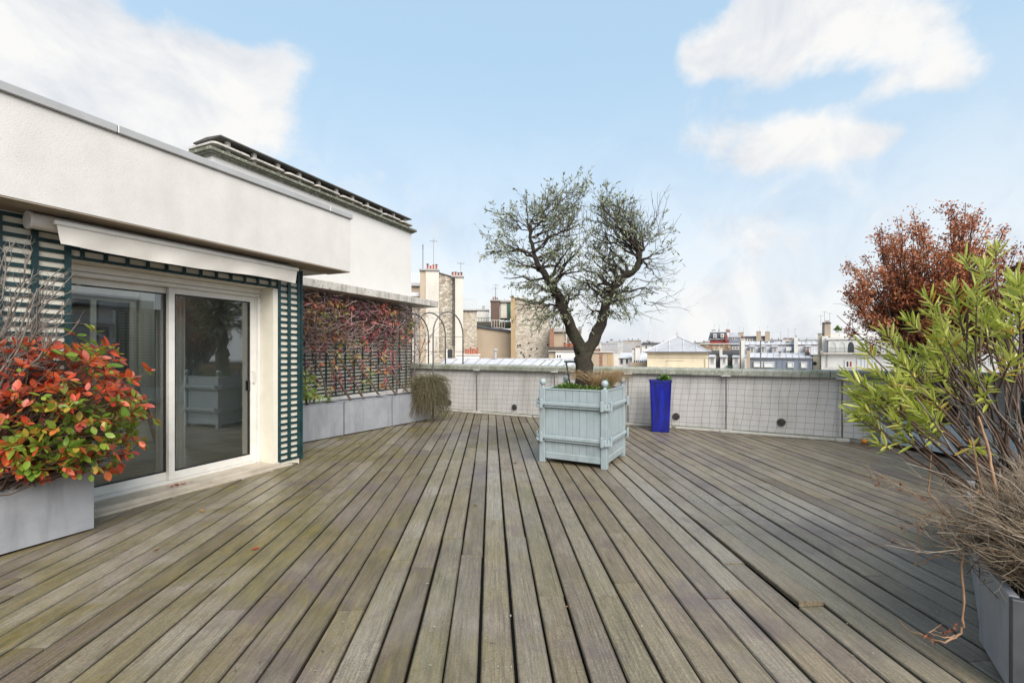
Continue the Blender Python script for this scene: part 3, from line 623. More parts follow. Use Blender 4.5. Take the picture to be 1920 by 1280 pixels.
box('window_sill', M['sill'], wing, 1.85, 3.75, -.06, .098, .70, .748); box('shutter_box', M['alu'], wing, 1.9, 3.7, -.02, .098, 2.1, 2.28)
# ================================================================ containers
def rect_pot(name, loc, rz, L, W, Hh, m, label, cat='planter', group=None, t=.02, feet=True, soil=True, face=None):
    """open-topped rectangular planter: four sides with a folded rim, soil inside; local origin at the front-left foot"""
    o = empty(name, loc, rz, label, cat, group)
    b = MB()
    b.box(0, L, 0, t, .012, Hh, .003); b.box(0, L, W-t, W, .012, Hh, .003); b.box(0, t, t, W-t, .012, Hh, .003); b.box(L-t, L, t, W-t, .012, Hh, .003); b.box(t, L-t, t, W-t, .012, .03)
    b.build('shell', m, o)
    r = MB().box(-.004, L+.004, -.004, t+.022, Hh+.001, Hh+.012, .002).box(-.004, L+.004, W-t-.022, W+.004, Hh+.001, Hh+.012, .002).box(-.004, t+.022, t+.023, W-t-.023, Hh+.001, Hh+.012, .002).box(L-t-.022, L+.004, t+.023, W-t-.023, Hh+.001, Hh+.012, .002)
    r.build('rim', m, o)
    if feet:
        for fx in (.06, L-.1):
            for fy in (.05, W-.09): box('foot', M['black_iron'], o, fx, fx+.04, fy, fy+.04, -.003, .0115)
    if soil:
        s = MB(); n = 14; rg = random.Random(int(L*1000)+int(abs(loc[0])*77))
        for i in range(n+1):
            for j in range(5): s.v.append((t+(L-2*t)*i/n, t+(W-2*t)*j/4, Hh-.05+rg.uniform(-.012, .015)))
        for i in range(n):
            for j in range(4): a = i*5+j; s.f.append((a, a+5, a+6, a+1))
        s.build('soil', M['soil'], o, smooth=True)
    return o
# left foreground planter, parallel to the facade, .40 m in front of it
lp_end = H0+udir*(-.16)+uin*(-.40)
rect_pot('zinc_planter', lp_end-udir*1.25, HRZ, 1.25, .36, .50, M['zinc_pot'], 'grey zinc planter under the red-leaved shrub beside the door', group='zinc planters')
# row below the trellis
prz = R(58.4); pd = Vector((math.cos(prz), math.sin(prz), 0)); p_s = Vector((-2.80, 7.61, 0))
for q, lab in ((-1, 'holding the brown main vine stem beside the door column'), (0, 'in the middle of the row below the trellis'), (1, 'half hidden by the drooping bush')):
    rect_pot('zinc_planter', p_s+pd*(1.075*q+.012), prz, 1.042, .42, .553, M['zinc_pot'], 'pale grey zinc planter '+lab, group='zinc planters')
# right foreground planters
A0 = Vector((2.02, 1.84, 0)); arz = R(-33)
pa = empty('zinc_planter', A0, arz, 'grey zinc planter with a dark end panel under the dry heather', 'planter', 'zinc planters')
def thick_pot(o, L, W, Hh, t, m, mend):
    MB().box(0, L, 0, t, .012, Hh, .004).build('end_panel', mend, o)
    MB().box(0, t, t+.001, W, .012, Hh, .004).box(L-t, L, t+.001, W, .012, Hh, .004).box(t, L-t, W-t, W, .012, Hh, .004).box(t, L-t, t+.002, W-t, .012, .04).build('shell', m, o)
    s = MB(); rg = random.Random(9)
    for i in range(9):
        for j in range(9): s.v.append((t+(L-2*t)*i/8, t+(W-2*t)*j/8, Hh-.05+rg.uniform(-.012, .015)))
    for i in range(8):
        for j in range(8): a = i*9+j; s.f.append((a, a+9, a+10, a+1))
    s.build('soil', M['soil'], o, smooth=True)
    for fx in (.04, L-.08): box('foot', M['black_iron'], o, fx, fx+.04, .05, .09, -.003, .0115); box('foot', M['black_iron'], o, fx, fx+.04, W-.1, W-.06, -.003, .0115)
thick_pot(pa, .75, .42, .40, .035, M['zinc_pot'], M['zinc_dark'])
B0 = Vector((2.27, 2.20, 0)); brz = R(-43)
pb = empty('zinc_planter', B0, brz, 'long pale zinc planter under the oleander, behind the one with the dark end panel', 'planter', 'zinc planters')
thick_pot(pb, .60, 1.85, .40, .03, M['zinc_pot'], M['zinc_pot'])

# ---------------------------------------------------------------- wooden orangery boxes
def orangery(o, L, W, Hh, m, nb, rails=(.33, .75), keys=True, finial=True):
    ps = .075; hx, hy = L/2, W/2
    for sx in (-1, 1):
        for sy in (-1, 1):
            x, y = sx*(hx-ps/2), sy*(hy-ps/2)
            p = MB().box(x-ps/2, x+ps/2, y-ps/2, y+ps/2, .0, Hh+.02, .005).build('post', m, o)
            if finial:
                MB().lathe([(.024,Hh+.02),(.026,Hh+.03),(.016,Hh+.04),(.018,Hh+.05),(.03,Hh+.058),(.040,Hh+.075),(.043,Hh+.092),(.040,Hh+.11),(.03,Hh+.125),(.012,Hh+.134)], 16, (x,y,0)).build('finial', m, p, smooth=True)
    for side in range(4):
        ax = L if side % 2 == 0 else W; half = hy if side % 2 == 0 else hx
        def tf(u, v):     # u along the side, v outward
            if side == 0: return (u, -half-v)
            if side == 1: return (half+v, u)
            if side == 2: return (-u, half+v)
            return (-half-v, -u)
        def bx(name, u0, u1, v0, v1, z0, z1, b=.003, parent=None):
            (xa, ya), (xb, yb) = tf(u0, v0), tf(u1, v1)
            return box(name, m, parent or o, xa, xb, ya, yb, z0, z1, b)
        inner = ax/2-ps; n = nb if side % 2 == 0 else nb
        for k in range(n):
            a = -inner+2*inner*k/n; bx('board', a+.0012, a+2*inner/n-.0012, -.045, -.022, .10, Hh-.004, .003)
        bx('bottom_rail', -inner, inner, -.055, -.012, .055, .135, .006)
        bx('top_cap', -inner, inner, -.058, -.014, Hh-.003, Hh+.012, .004)
        for z in rails:
            r = bx('cross_bar', -ax/2-.012+ps*.2, ax/2+.012-ps*.2, -.012 if False else .001, .030, z-.022, z+.022, .006)
            bx('bead', -inner, inner, -.021, .014, z-.050, z-.024, .004, r)
            if keys:
                for s_ in (-1, 1):
                    u = s_*(ax/2-ps*.62)
                    bx('key_block', u-.019, u+.019, .031, .052, z-.062, z+.060, .005)
                    bx('wedge', s_*(ax/2-ps*.62)+s_*.02, s_*(ax/2-ps*.62)+s_*.062, .004, .040, z-.05, z-.018, .003)
    box('base_board', m, o, -hx+.05, hx-.05, -hy+.05, hy-.05, .09, .099)
    s = MB(); rg = random.Random(4); n = 10
    for i in range(n+1):
        for j in range(n+1): s.v.append((-hx+.05+(L-.1)*i/n, -hy+.05+(W-.1)*j/n, Hh-.035+rg.uniform(-.012, .012)+.05*math.exp(-((i-5)**2+(j-5)**2)/6)))
    for i in range(n):
        for j in range(n): a = i*(n+1)+j; s.f.append((a, a+n+1, a+n+2, a+1))
    s.build('soil', M['soil'], o, smooth=True)
BOX = Vector((.937, 5.958, 0)); BXR = R(-28.5)
ob = empty('orangery_box', BOX, BXR, 'sage-blue wooden orangery box with ball finials holding the olive tree', 'planter')
orangery(ob, .88, .86, .925, M['sage'], 8)
# trough at the parapet's right end
tf0, tf1 = Vector((5.50, 6.80, 0)), Vector((6.03, 4.62, 0)); td = (tf1-tf0).normalized(); tl = 2.3; tn = Vector((-td.y, td.x, 0))
tr = empty('wooden_trough', tf0+td*tl/2+tn*.28, math.atan2(td.y, td.x), 'pale blue boarded trough under the copper-leaved tree', 'planter')
orangery(tr, tl, .56, .44, M['sage_pale'], 16, rails=(), keys=False, finial=False)
# cobalt pot -----------------------------------------------------------
bp = empty('glazed_pot', (2.62, 8.06, 0), R(-14), 'tall square cobalt-blue glazed pot with a small green plant', 'pot')
b = MB(); prof = [(.145, .0), (.150, .02), (.182, .86), (.190, .875), (.190, .90), (.165, .90), (.160, .84), (.02, .84)]
V = []; n = len(prof)
for r_, z in prof:
    c_ = .03
    for (sx, sy) in ((1,1),(-1,1),(-1,-1),(1,-1)):
        ps_ = [(r_, r_-c_), (r_-c_*.3, r_-c_*.3), (r_-c_, r_)] if r_ > .05 else [(r_, r_), (r_*.9, r_*.9), (r_*.8, r_)]
        pts = [(sx*a, sy*d) for a, d in ps_]
        V += [(x, y, z) for x, y in (pts if sx*sy > 0 else pts[::-1])]
k = 12; F = [(i*k+j, i*k+(j+1)%k, (i+1)*k+(j+1)%k, (i+1)*k+j) for i in range(n-1) for j in range(k)]+[tuple(range(k))[::-1], tuple((n-1)*k+j for j in range(k))]
b.add(V, F); b.build('vessel', M['cobalt'], bp)
box('soil', M['soil'], bp, -.157, .157, -.157, .157, .83, .855, .01)
# rose arch -------------------------------------------------------------
arch = empty('rose_arch', PAR0+pdir*1.0-pout*.55, PRZ, 'grey steel rose arch of three hoops beside the parapet', 'arch')
for q, px_ in enumerate((863, 830, 798)):
    s = par_x(px_)-1.0; yb, yf = .66, -.46; r_ = (yb-yf)/2; zc = 1.88-.27*0-r_+.45
    zc = 1.78
    pts = [(s, yf, .0)]+[(s, yf, zc*.5), (s, yf, zc)]+[(s, (yb+yf)/2-r_*math.cos(R(a)), zc+.52*math.sin(R(a))) for a in range(15, 180, 15)]+[(s, yb, zc), (s, yb, 1.102)]
    MB().tube(pts, .016, 8).build('hoop', M['steel'], arch, smooth=True)
sA, sB = par_x(863)-1.0, par_x(798)-1.0
for (y, z) in ((.66, 1.75), (-.46, 1.75), (.66, 1.4), (-.46, 1.4), (-.46, .9), (.1, 2.30)): MB().tube([(sB, y, z), (sA, y, z)], .005, 5).build('crossbar', M['steel'], arch)
# garden tool standing in the box
tl_ = empty('garden_hoe', BOX+Vector((-.15, .05, .84)), 0, 'dark long-handled hoe stuck upright in the orangery box', 'garden tool')
MB().tube([(0,0,0), (-.07,.02,.42)], .011, 8).build('handle', M['black_iron'], tl_); MB().box(-.10, .05, .0, .02, .415, .44, .006).build('blade', M['black_iron'], tl_)
# orange fruit
o = MB().lathe([(.004,.0),(.02,.003),(.034,.016),(.039,.036),(.034,.056),(.02,.069),(.006,.072)], 16).build('orange_fruit', surf('orange_peel', (.75,.26,.02), (.70,.22,.015), 30, .45, .3, 200, .001), None, smooth=True, label='small orange fruit lying at the trough corner', cat='fruit')
o.location = (5.36, 6.92, 0.001)
# table legs glimpsed inside the room
tb = empty('dining_table', H0+udir*.55+uin*1.55+Vector((0,0,.041)), HRZ, 'wooden table with splayed tan legs inside behind the left glass leaf', 'table')
box('table_top', M['interior_floor'], tb, -.7, .75, -.45, .45, .70, .735, .006)
for sx in (-1, 1):
    for sy in (-1, 1): MB().tube([(sx*.62, sy*.4, 0), (sx*.5, sy*.32, .70)], [.014, .024], 8).build('leg', M['wood'], tb, smooth=True)
# ================================================================ plants
def nrm(v): v = np.asarray(v, float); return v/(np.linalg.norm(v)+1e-9)
def curve(p0, p1, n, rg, wob, lift=0.):
    t = np.linspace(0, 1, n)[:,None]; P = np.asarray(p0)*(1-t)+np.asarray(p1)*t
    L = np.linalg.norm(np.asarray(p1)-np.asarray(p0)); w_ = np.cumsum(rg.normal(0, 1, (n,3)), 0); w_ -= w_[0]; w_ -= t*w_[-1]
    P = P+w_*wob*L/np.sqrt(n); P[:,2] += (lift*L*np.sin(t*np.pi))[:,0]; return P
def branch_out(lines, parents, per, rg, len_, ang, r0, up=0., wob=.10, n=5, tmin=.25, outward=None, taper=.35):
    """side shoots growing from each parent polyline"""
    new = []
    for P, r in parents:
        for _ in range(rg.poisson(per) if isinstance(per, float) else per):
            i = int(rg.uniform(tmin, 1)*(len(P)-1)); d = nrm(P[min(i+1,len(P)-1)]-P[max(i-1,0)])
            s = nrm(np.cross(d, rg.normal(0,1,3))); a = rg.normal(ang, .25); v = d*np.cos(a)+s*np.sin(a)
            if outward is not None: v = v+outward(P[i])*.5
            v[2] += up; v = nrm(v); L = rg.uniform(*len_)
            rr = min(r0, float(np.atleast_1d(r)[min(i, len(np.atleast_1d(r))-1)])*.8)
            Q = curve(P[i], P[i]+v*L, n, rg, wob, rg.uniform(-.03,.08)); new.append((Q, np.linspace(rr, rr*taper, n)))
    lines += new; return new

# ---------------------------------------------------------------- olive tree
def olive():
    rg = np.random.default_rng(21)
    t = empty('olive_tree', BOX+Vector((0,0,.86)), 0, 'old olive tree with a forked dark trunk growing in the orangery box', 'tree'); o = np.array(t.location)
    def A(x, y, d): return np.array(at(x, y, d))-o
    d0 = 5.96
    trunk = [(np.array([0,0,-.02])+np.array([.0,0,0]), .115), (A(1095,700,d0), .105), (A(1094,670,d0), .098), (A(1092,655,d0), .095)]
    lb = [(A(1094,672,d0), .085), (A(1084,645,d0-.03), .078), (A(1070,612,d0-.06), .066), (A(1058,585,d0-.08), .062), (A(1048,555,d0-.1), .055), (A(1030,528,d0-.12), .048), (A(1014,505,d0-.1), .042), (A(1006,492,d0-.08), .030), (A(998,455,d0-.05), .016), (A(992,420,d0), .008)]
    rb = [(A(1098,672,d0), .08), (A(1110,645,d0+.03), .072), (A(1122,618,d0+.05), .066), (A(1132,590,d0+.06), .060), (A(1140,562,d0+.05), .054), (A(1150,538,d0), .048), (A(1168,518,d0-.05), .044), (A(1190,508,d0-.08), .042), (A(1200,494,d0-.1), .036), (A(1196,478,d0-.1), .030), (A(1208,468,d0-.1), .012)]
    def dense(seq, n):
        P = np.array([p for p, r in seq]); r = np.array([q for p, q in seq]); s = np.linspace(0, 1, len(P)); u = np.linspace(0, 1, n)
        Q = np.stack([np.interp(u, s, P[:,k]) for k in range(3)], 1); Q[1:-1] += rg.normal(0, .008, (n-2,3)); return Q, np.interp(u, s, r)*(1+rg.normal(0, .06, n))
    T, Lb, Rb = dense(trunk, 9), dense(lb, 26), dense(rb, 26)
    for B_ in (T, Lb, Rb): B_[1][:] *= 1.06
    T[1][0] *= 1.4; T[1][1] *= 1.2
    tk = tubes('trunk', [T, Lb, Rb], M['bark'], t, 14)
    vs = np.empty(len(tk.data.vertices)*3, np.float32); tk.data.vertices.foreach_get('co', vs); vs = vs.reshape(-1,3); ns = np.empty(len(vs)*3, np.float32); tk.data.vertices.foreach_get('normal', ns)
    vs += ns.reshape(-1,3)*(rg.normal(0,1,len(vs))*.007+.010*np.sin(vs[:,2]*31+vs[:,0]*40)+.008*np.sin(vs[:,0]*70-vs[:,2]*17+vs[:,1]*50))[:,None]; tk.data.vertices.foreach_set('co', vs.ravel()); tk.data.update()
    # main boughs toward the crown's edge
    lines = []; boughs = []
    ends = [(930,385,-.35),(955,420,.3),(985,350,0),(1030,372,.4),(1075,385,-.4),(1100,372,.2),(925,470,.1),(975,500,-.45),(1000,560,-.35),(1050,430,-.5),(1120,430,.55),(1160,395,-.1),(1190,400,.35),(1240,425,0),(1245,470,-.3),(1225,520,.4),(1210,560,-.2),(1235,560,.25),(1175,590,-.35),(1145,600,.4),(1105,520,-.55),(1090,470,.6),(1150,470,-.5),(1030,480,.5),(960,450,-.2),(1130,500,.5),(1060,520,.55),(1010,590,.1),(1200,440,.1),(1085,375,.15),(1110,370,-.2),(1060,365,0),(1078,350,.1),(1090,400,-.1),(1082,455,.25),(1100,505,-.3),(1075,545,-.3),(1112,565,.3),(985,585,0),(1020,620,-.3),(945,525,.2),(1040,600,.35),(1070,420,-.45),(1105,430,.45),(1095,340,0),(1065,385,.3),(1120,385,-.3),(1088,420,.5),(1070,455,-.5),(1112,460,.5),(1092,490,-.5),(1060,500,.1),(1122,510,.1),(1085,545,.4),(1100,400,0),(1105,335,.1),(1118,365,-.25),(1130,405,.25),(1142,350,0),(1135,440,-.2),(1160,370,.2),(1180,430,-.3),(1040,540,-.4),(1062,565,.3),(1035,590,-.25),(1120,585,-.3),(1150,575,.3),(1075,590,-.3),(1108,540,.45),(915,470,-.1),(935,440,.3),(950,490,-.3),(1095,455,-.5),(1085,500,.5),(1128,350,.2),(1126,375,-.35),(1134,395,.4),(1122,420,-.1),(1140,415,-.4),(1150,385,.15),(1000,535,.25),(1075,440,0),(1105,445,.2),(1112,485,-.25),(1085,520,.3),(1060,400,.1),(1125,545,-.3),(1095,560,-.2),(1130,395,.2),(1045,455,.3),(1085,410,-.3),(1150,430,.3),(1070,480,-.3),(1100,590,.35),(1160,560,.2)]
    allp = np.concatenate([Lb[0][8:], Rb[0][8:]]); allr = np.concatenate([Lb[1][8:], Rb[1][8:]])
    for (x, y, dy) in ends:
        x, y = 1086+(x-1086)*1.0, 492+(y-492)*.87; e = A(x, y, d0+dy); k = np.argmin(np.linalg.norm(allp-e, axis=1)+.25*np.abs(rg.normal(0,1,len(allp)))+.6*np.maximum(0, allp[:,2]-e[2]+.1)); s = allp[k]
        P = curve(s, e, 9, rg, .10, .05); b = (P, np.linspace(min(.022, allr[k]*.7), .004, 9)); lines.append(b); boughs.append(b)
    out = lambda p: nrm(p-A(1085,520,d0))
    l2 = branch_out(lines, boughs, 5, rg, (.14,.36), .75, .0045, .12, .12, 6, .2, out)
    l3 = branch_out(lines, l2, 3, rg, (.08,.24), .6, .0026, .1, .12, 5, .2, out)
    # bare upright whips along the top right
    wh = []
    for _ in range(60):
        x = rg.uniform(1030, 1245); y = 470-rg.uniform(0,60); s = A(x, y, d0+rg.uniform(-.4,.4)); e = s+np.array([rg.normal(.03,.1), rg.normal(0,.1), rg.uniform(.25,.5)]); wh.append((curve(s, e, 5, rg, .08), np.linspace(.0035,.0014,5)))
    for _ in range(22):
        s = A(1205+rg.uniform(-20,30), 520+rg.uniform(-30,70), d0+rg.uniform(-.4,.4)); e = s+np.array([rg.uniform(.15,.42), rg.normal(0,.15), rg.uniform(-.22,.18)]); wh.append((curve(s, e, 6, rg, .1), np.linspace(.0035,.0012,6)))
    lines += wh; branch_out(lines, wh, 2, rg, (.08,.2), .6, .002, .05, .1, 4)
    tubes('branches', lines, M['twig_dark'], t, 4)
    P = []; D = []; 
    for (Q, r) in l3+l2[::2]+boughs:
        cx = (Q[-1]-A(1085,500,d0)); keep = 1.0
        xpix = Q[-1][0]; 
        if Q[-1][0] > A(1165,500,d0)[0] and Q[-1][2] > A(1100,440,d0)[2]: keep = .5          # the thin, half-bare top right
        if Q[-1][0] > A(1215,500,d0)[0]: keep = .6
        if rg.random() > keep: continue
        for k in range(rg.integers(4, 8)):
            u = rg.uniform(.25, 1.02); i = min(len(Q)-2, int(u*(len(Q)-1))); f = u*(len(Q)-1)-i
            p = Q[i]*(1-f)+Q[i+1]*f; d = nrm(Q[i+1]-Q[i]); v = nrm(d*.8+rg.normal(0,.6,3)); P.append(p); D.append(v)
    n = len(P); leaves('foliage', P, D, rg.uniform(.042,.07,n), rg.uniform(.013,.019,n), M['olive'], t, 'small', None, rg, 1.2)
M['olive'] = leafmat('olive_leaf', [(0,(.13,.15,.08)),(.4,(.22,.25,.145)),(.75,(.33,.36,.25)),(.93,(.43,.45,.35)),(1,(.16,.10,.05))], .2, .5)
olive()

# ---------------------------------------------------------------- things growing at the olive's foot
def tuft(name, c, n, rad, hgt, m, label, cat, seed, lean=.5, width=.0022, droop=.5):
    rg = np.random.default_rng(seed); t = empty(name, c, 0, label, cat); lines = []; tn = []
    for _ in range(n):
        a = rg.uniform(0, 2*np.pi); r = rad*np.sqrt(rg.random())*.45; b = np.array([r*np.cos(a), r*np.sin(a), 0]); a2 = a+rg.normal(0,.5); h = hgt*rg.uniform(.55,1.05); L = rg.uniform(.3,1)*rad*lean*2
        P = np.array([b+np.array([np.cos(a2),np.sin(a2),0])*L*u**1.6+np.array([0,0,h*(u-droop*u**3*.6)]) for u in np.linspace(0,1,6)]); P[:,:2] += rg.normal(0,.006,(6,2)); lines.append((P, np.linspace(width, width*.35, 6))); tn.append(rg.random())
    tubes('blades', lines, m, t, 3, tn); return t
M['drygrass'] = leafmat('dry_grass', [(0,(.42,.26,.12)),(.5,(.60,.42,.22)),(1,(.72,.56,.35))], .3, .7)
M['greenleaf'] = leafmat('fresh_green_leaf', [(0,(.05,.11,.02)),(.5,(.11,.20,.035)),(1,(.20,.30,.06))], .35, .4)
g = BOX+Vector((.20, .0, .88)); tuft('dry_grass', g, 900, .34, .40, M['drygrass'], 'tuft of dry straw-coloured ornamental grass beside the olive trunk', 'grass', 31)
def herb(name, c, n, rad, hgt, m, label, cat, seed, L=(.03,.06), ar=.45, kind='oval', stem=None, single=0):
    rg = np.random.default_rng(seed); t = empty(name, c, 0, label, cat); P = []; D = []; lines = []
    for _ in range(n):
        a = rg.uniform(0, 2*np.pi); r = rad*np.sqrt(rg.random()); e = np.array([r*np.cos(a), r*np.sin(a), hgt*rg.uniform(.3,1)*(1-.5*(r/rad)**2)]); s = np.array([e[0]*.6, e[1]*.6, -.01]); Q = curve(s, e, 4, rg, .08); lines.append((Q, np.linspace(.003,.0015,4)))
        for k in range(rg.integers(3,6)): P.append(Q[-1]-nrm(Q[-1]-Q[-2])*rg.uniform(0,.04)); D.append(nrm(np.array([rg.normal(),rg.normal(),.5+rg.random()*.6])))
    tubes('stems', lines, stem or m, t, 3, [.3]*len(lines)); n = len(P); l_ = rg.uniform(*L, n); leaves('foliage', P, D, l_, l_*ar, m, t, kind, None, rg, .5, single); return t
herb('weeds', BOX+Vector((-.20,-.10,.88)), 130, .20, .12, M['greenleaf'], 'low bright green weeds left of the olive trunk', 'weeds', 32)
herb('weeds', BOX+Vector((.08,-.27,.885)), 70, .16, .09, M['greenleaf'], 'low bright green weeds in front of the olive trunk', 'weeds', 33)
herb('potted_plant', Vector((2.62,8.06,.852))+Vector((.06,-.03,0)), 34, .12, .14, M['greenleaf'], 'small green plant spilling over the blue pot', 'plant', 34, (.05,.09), .5)
cp = empty('cactus', BOX+Vector((.25,-.24,.885)), 0, 'flat green cactus pad behind the front finial of the orangery box', 'cactus')
pad = MB(); 
for (z, hw, th) in ((0,.02,.012),(.03,.036,.016),(.08,.045,.018),(.13,.040,.016),(.165,.024,.012),(.18,.006,.005)): pad.v += [(hw*math.cos(R(a)), th*math.sin(R(a)), z) for a in range(0,360,36)]
pad.f += [(i*10+j, i*10+(j+1)%10, (i+1)*10+(j+1)%10, (i+1)*10+j) for i in range(5) for j in range(10)]+[tuple(range(10))[::-1], tuple(range(50,60))]
M['pad'] = surf('cactus_skin', (.06,.12,.04), (.05,.09,.03), 20, .6, .2, 60, .002); pad.build('pad', M['pad'], cp, smooth=True)

# ---------------------------------------------------------------- red and green shrub, left foreground
M['redleaf'] = leafmat('autumn_leaf', [(0,(.28,.40,.05)),(.16,(.15,.27,.04)),(.30,(.32,.42,.06)),(.40,(.52,.32,.05)),(.47,(.66,.17,.05)),(.64,(.62,.075,.03)),(.8,(.68,.15,.06)),(.92,(.62,.20,.15)),(1,(.46,.04,.025))], .4, .38)
def red_shrub():
    rg = np.random.default_rng(41); base = lp_end-udir*.55+uin*.18+Vector((0,0,.45))
    t = empty('autumn_shrub', base, 0, 'bushy shrub of red, orange and green leaves with bare grey twigs by the door', 'shrub'); o = np.array(base)
    lines = []; P = []; D = []; T = []
    cen0 = np.array(at(118, 760, 3.42))-o; cen1 = np.array(at(40, 850, 3.15))-o
    def region():
        while True:
            cen = cen1 if rg.random() < .16 else cen0
            v = rg.normal(0,1,3); v /= np.linalg.norm(v); v *= rg.random()**.33
            e = cen+v*(np.array([.66,.52,.60]) if cen is cen0 else np.array([.35,.25,.22]))
            pw = e+o; x = HX+FPX*pw[0]/pw[1]; y = HY+FPX*(EYE-pw[2])/pw[1]
            if pw[1] < 2.7 or y > 888: continue
            hi_ = (590+max(0, x-120)*.75 if x > 120 else 620-(x*.2))+rg.normal(0,24)
            if y < hi_ or x > 275-abs(y-765)*.25+rg.normal(0,16): continue
            # keep out of the wall behind
            if (pw-np.array(H0))@np.array(uin) > -.06: continue
            return e
    for k in range(680):
        e = region(); s = np.array([rg.normal(0,.10), rg.normal(0,.10), 0]); Q = curve(s, e, 6, rg, .07, .06); lines.append((Q, np.linspace(.006,.0022,6)))
        red = 1/(1+np.exp(-(2.2*math.sin(e[0]*6+1)+2.0*math.sin(e[2]*7.5+2)+rg.normal(1.15,1.3))))
        d = nrm(e-s*.5); 
        for q in range(rg.integers(5,9)):
            u = rg.uniform(.86,1.0); p = Q[-1]*(u)+Q[-2]*(1-u); a = rg.normal(0,1,3); v = nrm(nrm(a-d*(a@d))*1.0+d*rg.uniform(.1,.9)+np.array([0,-.15,-.12])); P.append(p+v*.008); D.append(v)
            T.append(np.clip(rg.uniform(.46,1.0) if rg.random() < red else rg.uniform(0,.44), 0, .999))
    twigs = []
    tips = [(140,512),(120,500),(95,520),(60,470),(30,452),(10,470),(70,540),(130,560),(50,520),(-20,480),(110,585),(25,560),(150,600),(85,610),(-30,560),(0,600),(60,640),(120,640),(-10,700),(40,720),(90,700)]
    for (x, y) in tips:
        dd = rg.uniform(3.0,3.4); e = np.array(at(x, y, dd))-o; s = np.array(at(-60+rg.uniform(-20,30), 790+rg.uniform(-40,40), 3.1))-o; Q = curve(s, e, 9, rg, .06, .02); twigs.append((Q, np.linspace(.012,.003,9)))
    a = list(twigs); l2 = branch_out(a, twigs, 8, rg, (.10,.26), .55, .0042, .12, .12, 5, .35); l3 = branch_out(a, l2, 3, rg, (.05,.13), .55, .0022, .1, .14, 4, .3)
    tubes('stems', lines, M['twig_brown'], t, 4); tubes('bare_twigs', a, M['twig_grey'], t, 5)
    n = len(P); L = rg.uniform(.032,.092,n); P = np.array(P)
    leaves('foliage', P, D, L, L*rg.uniform(.44,.56,n), M['redleaf'], t, 'oval', T, rg, .7, 300, pick=-(((P+o)@np.array([.55,-.83,0.])) + rg.normal(0,.05,n)))
red_shrub()

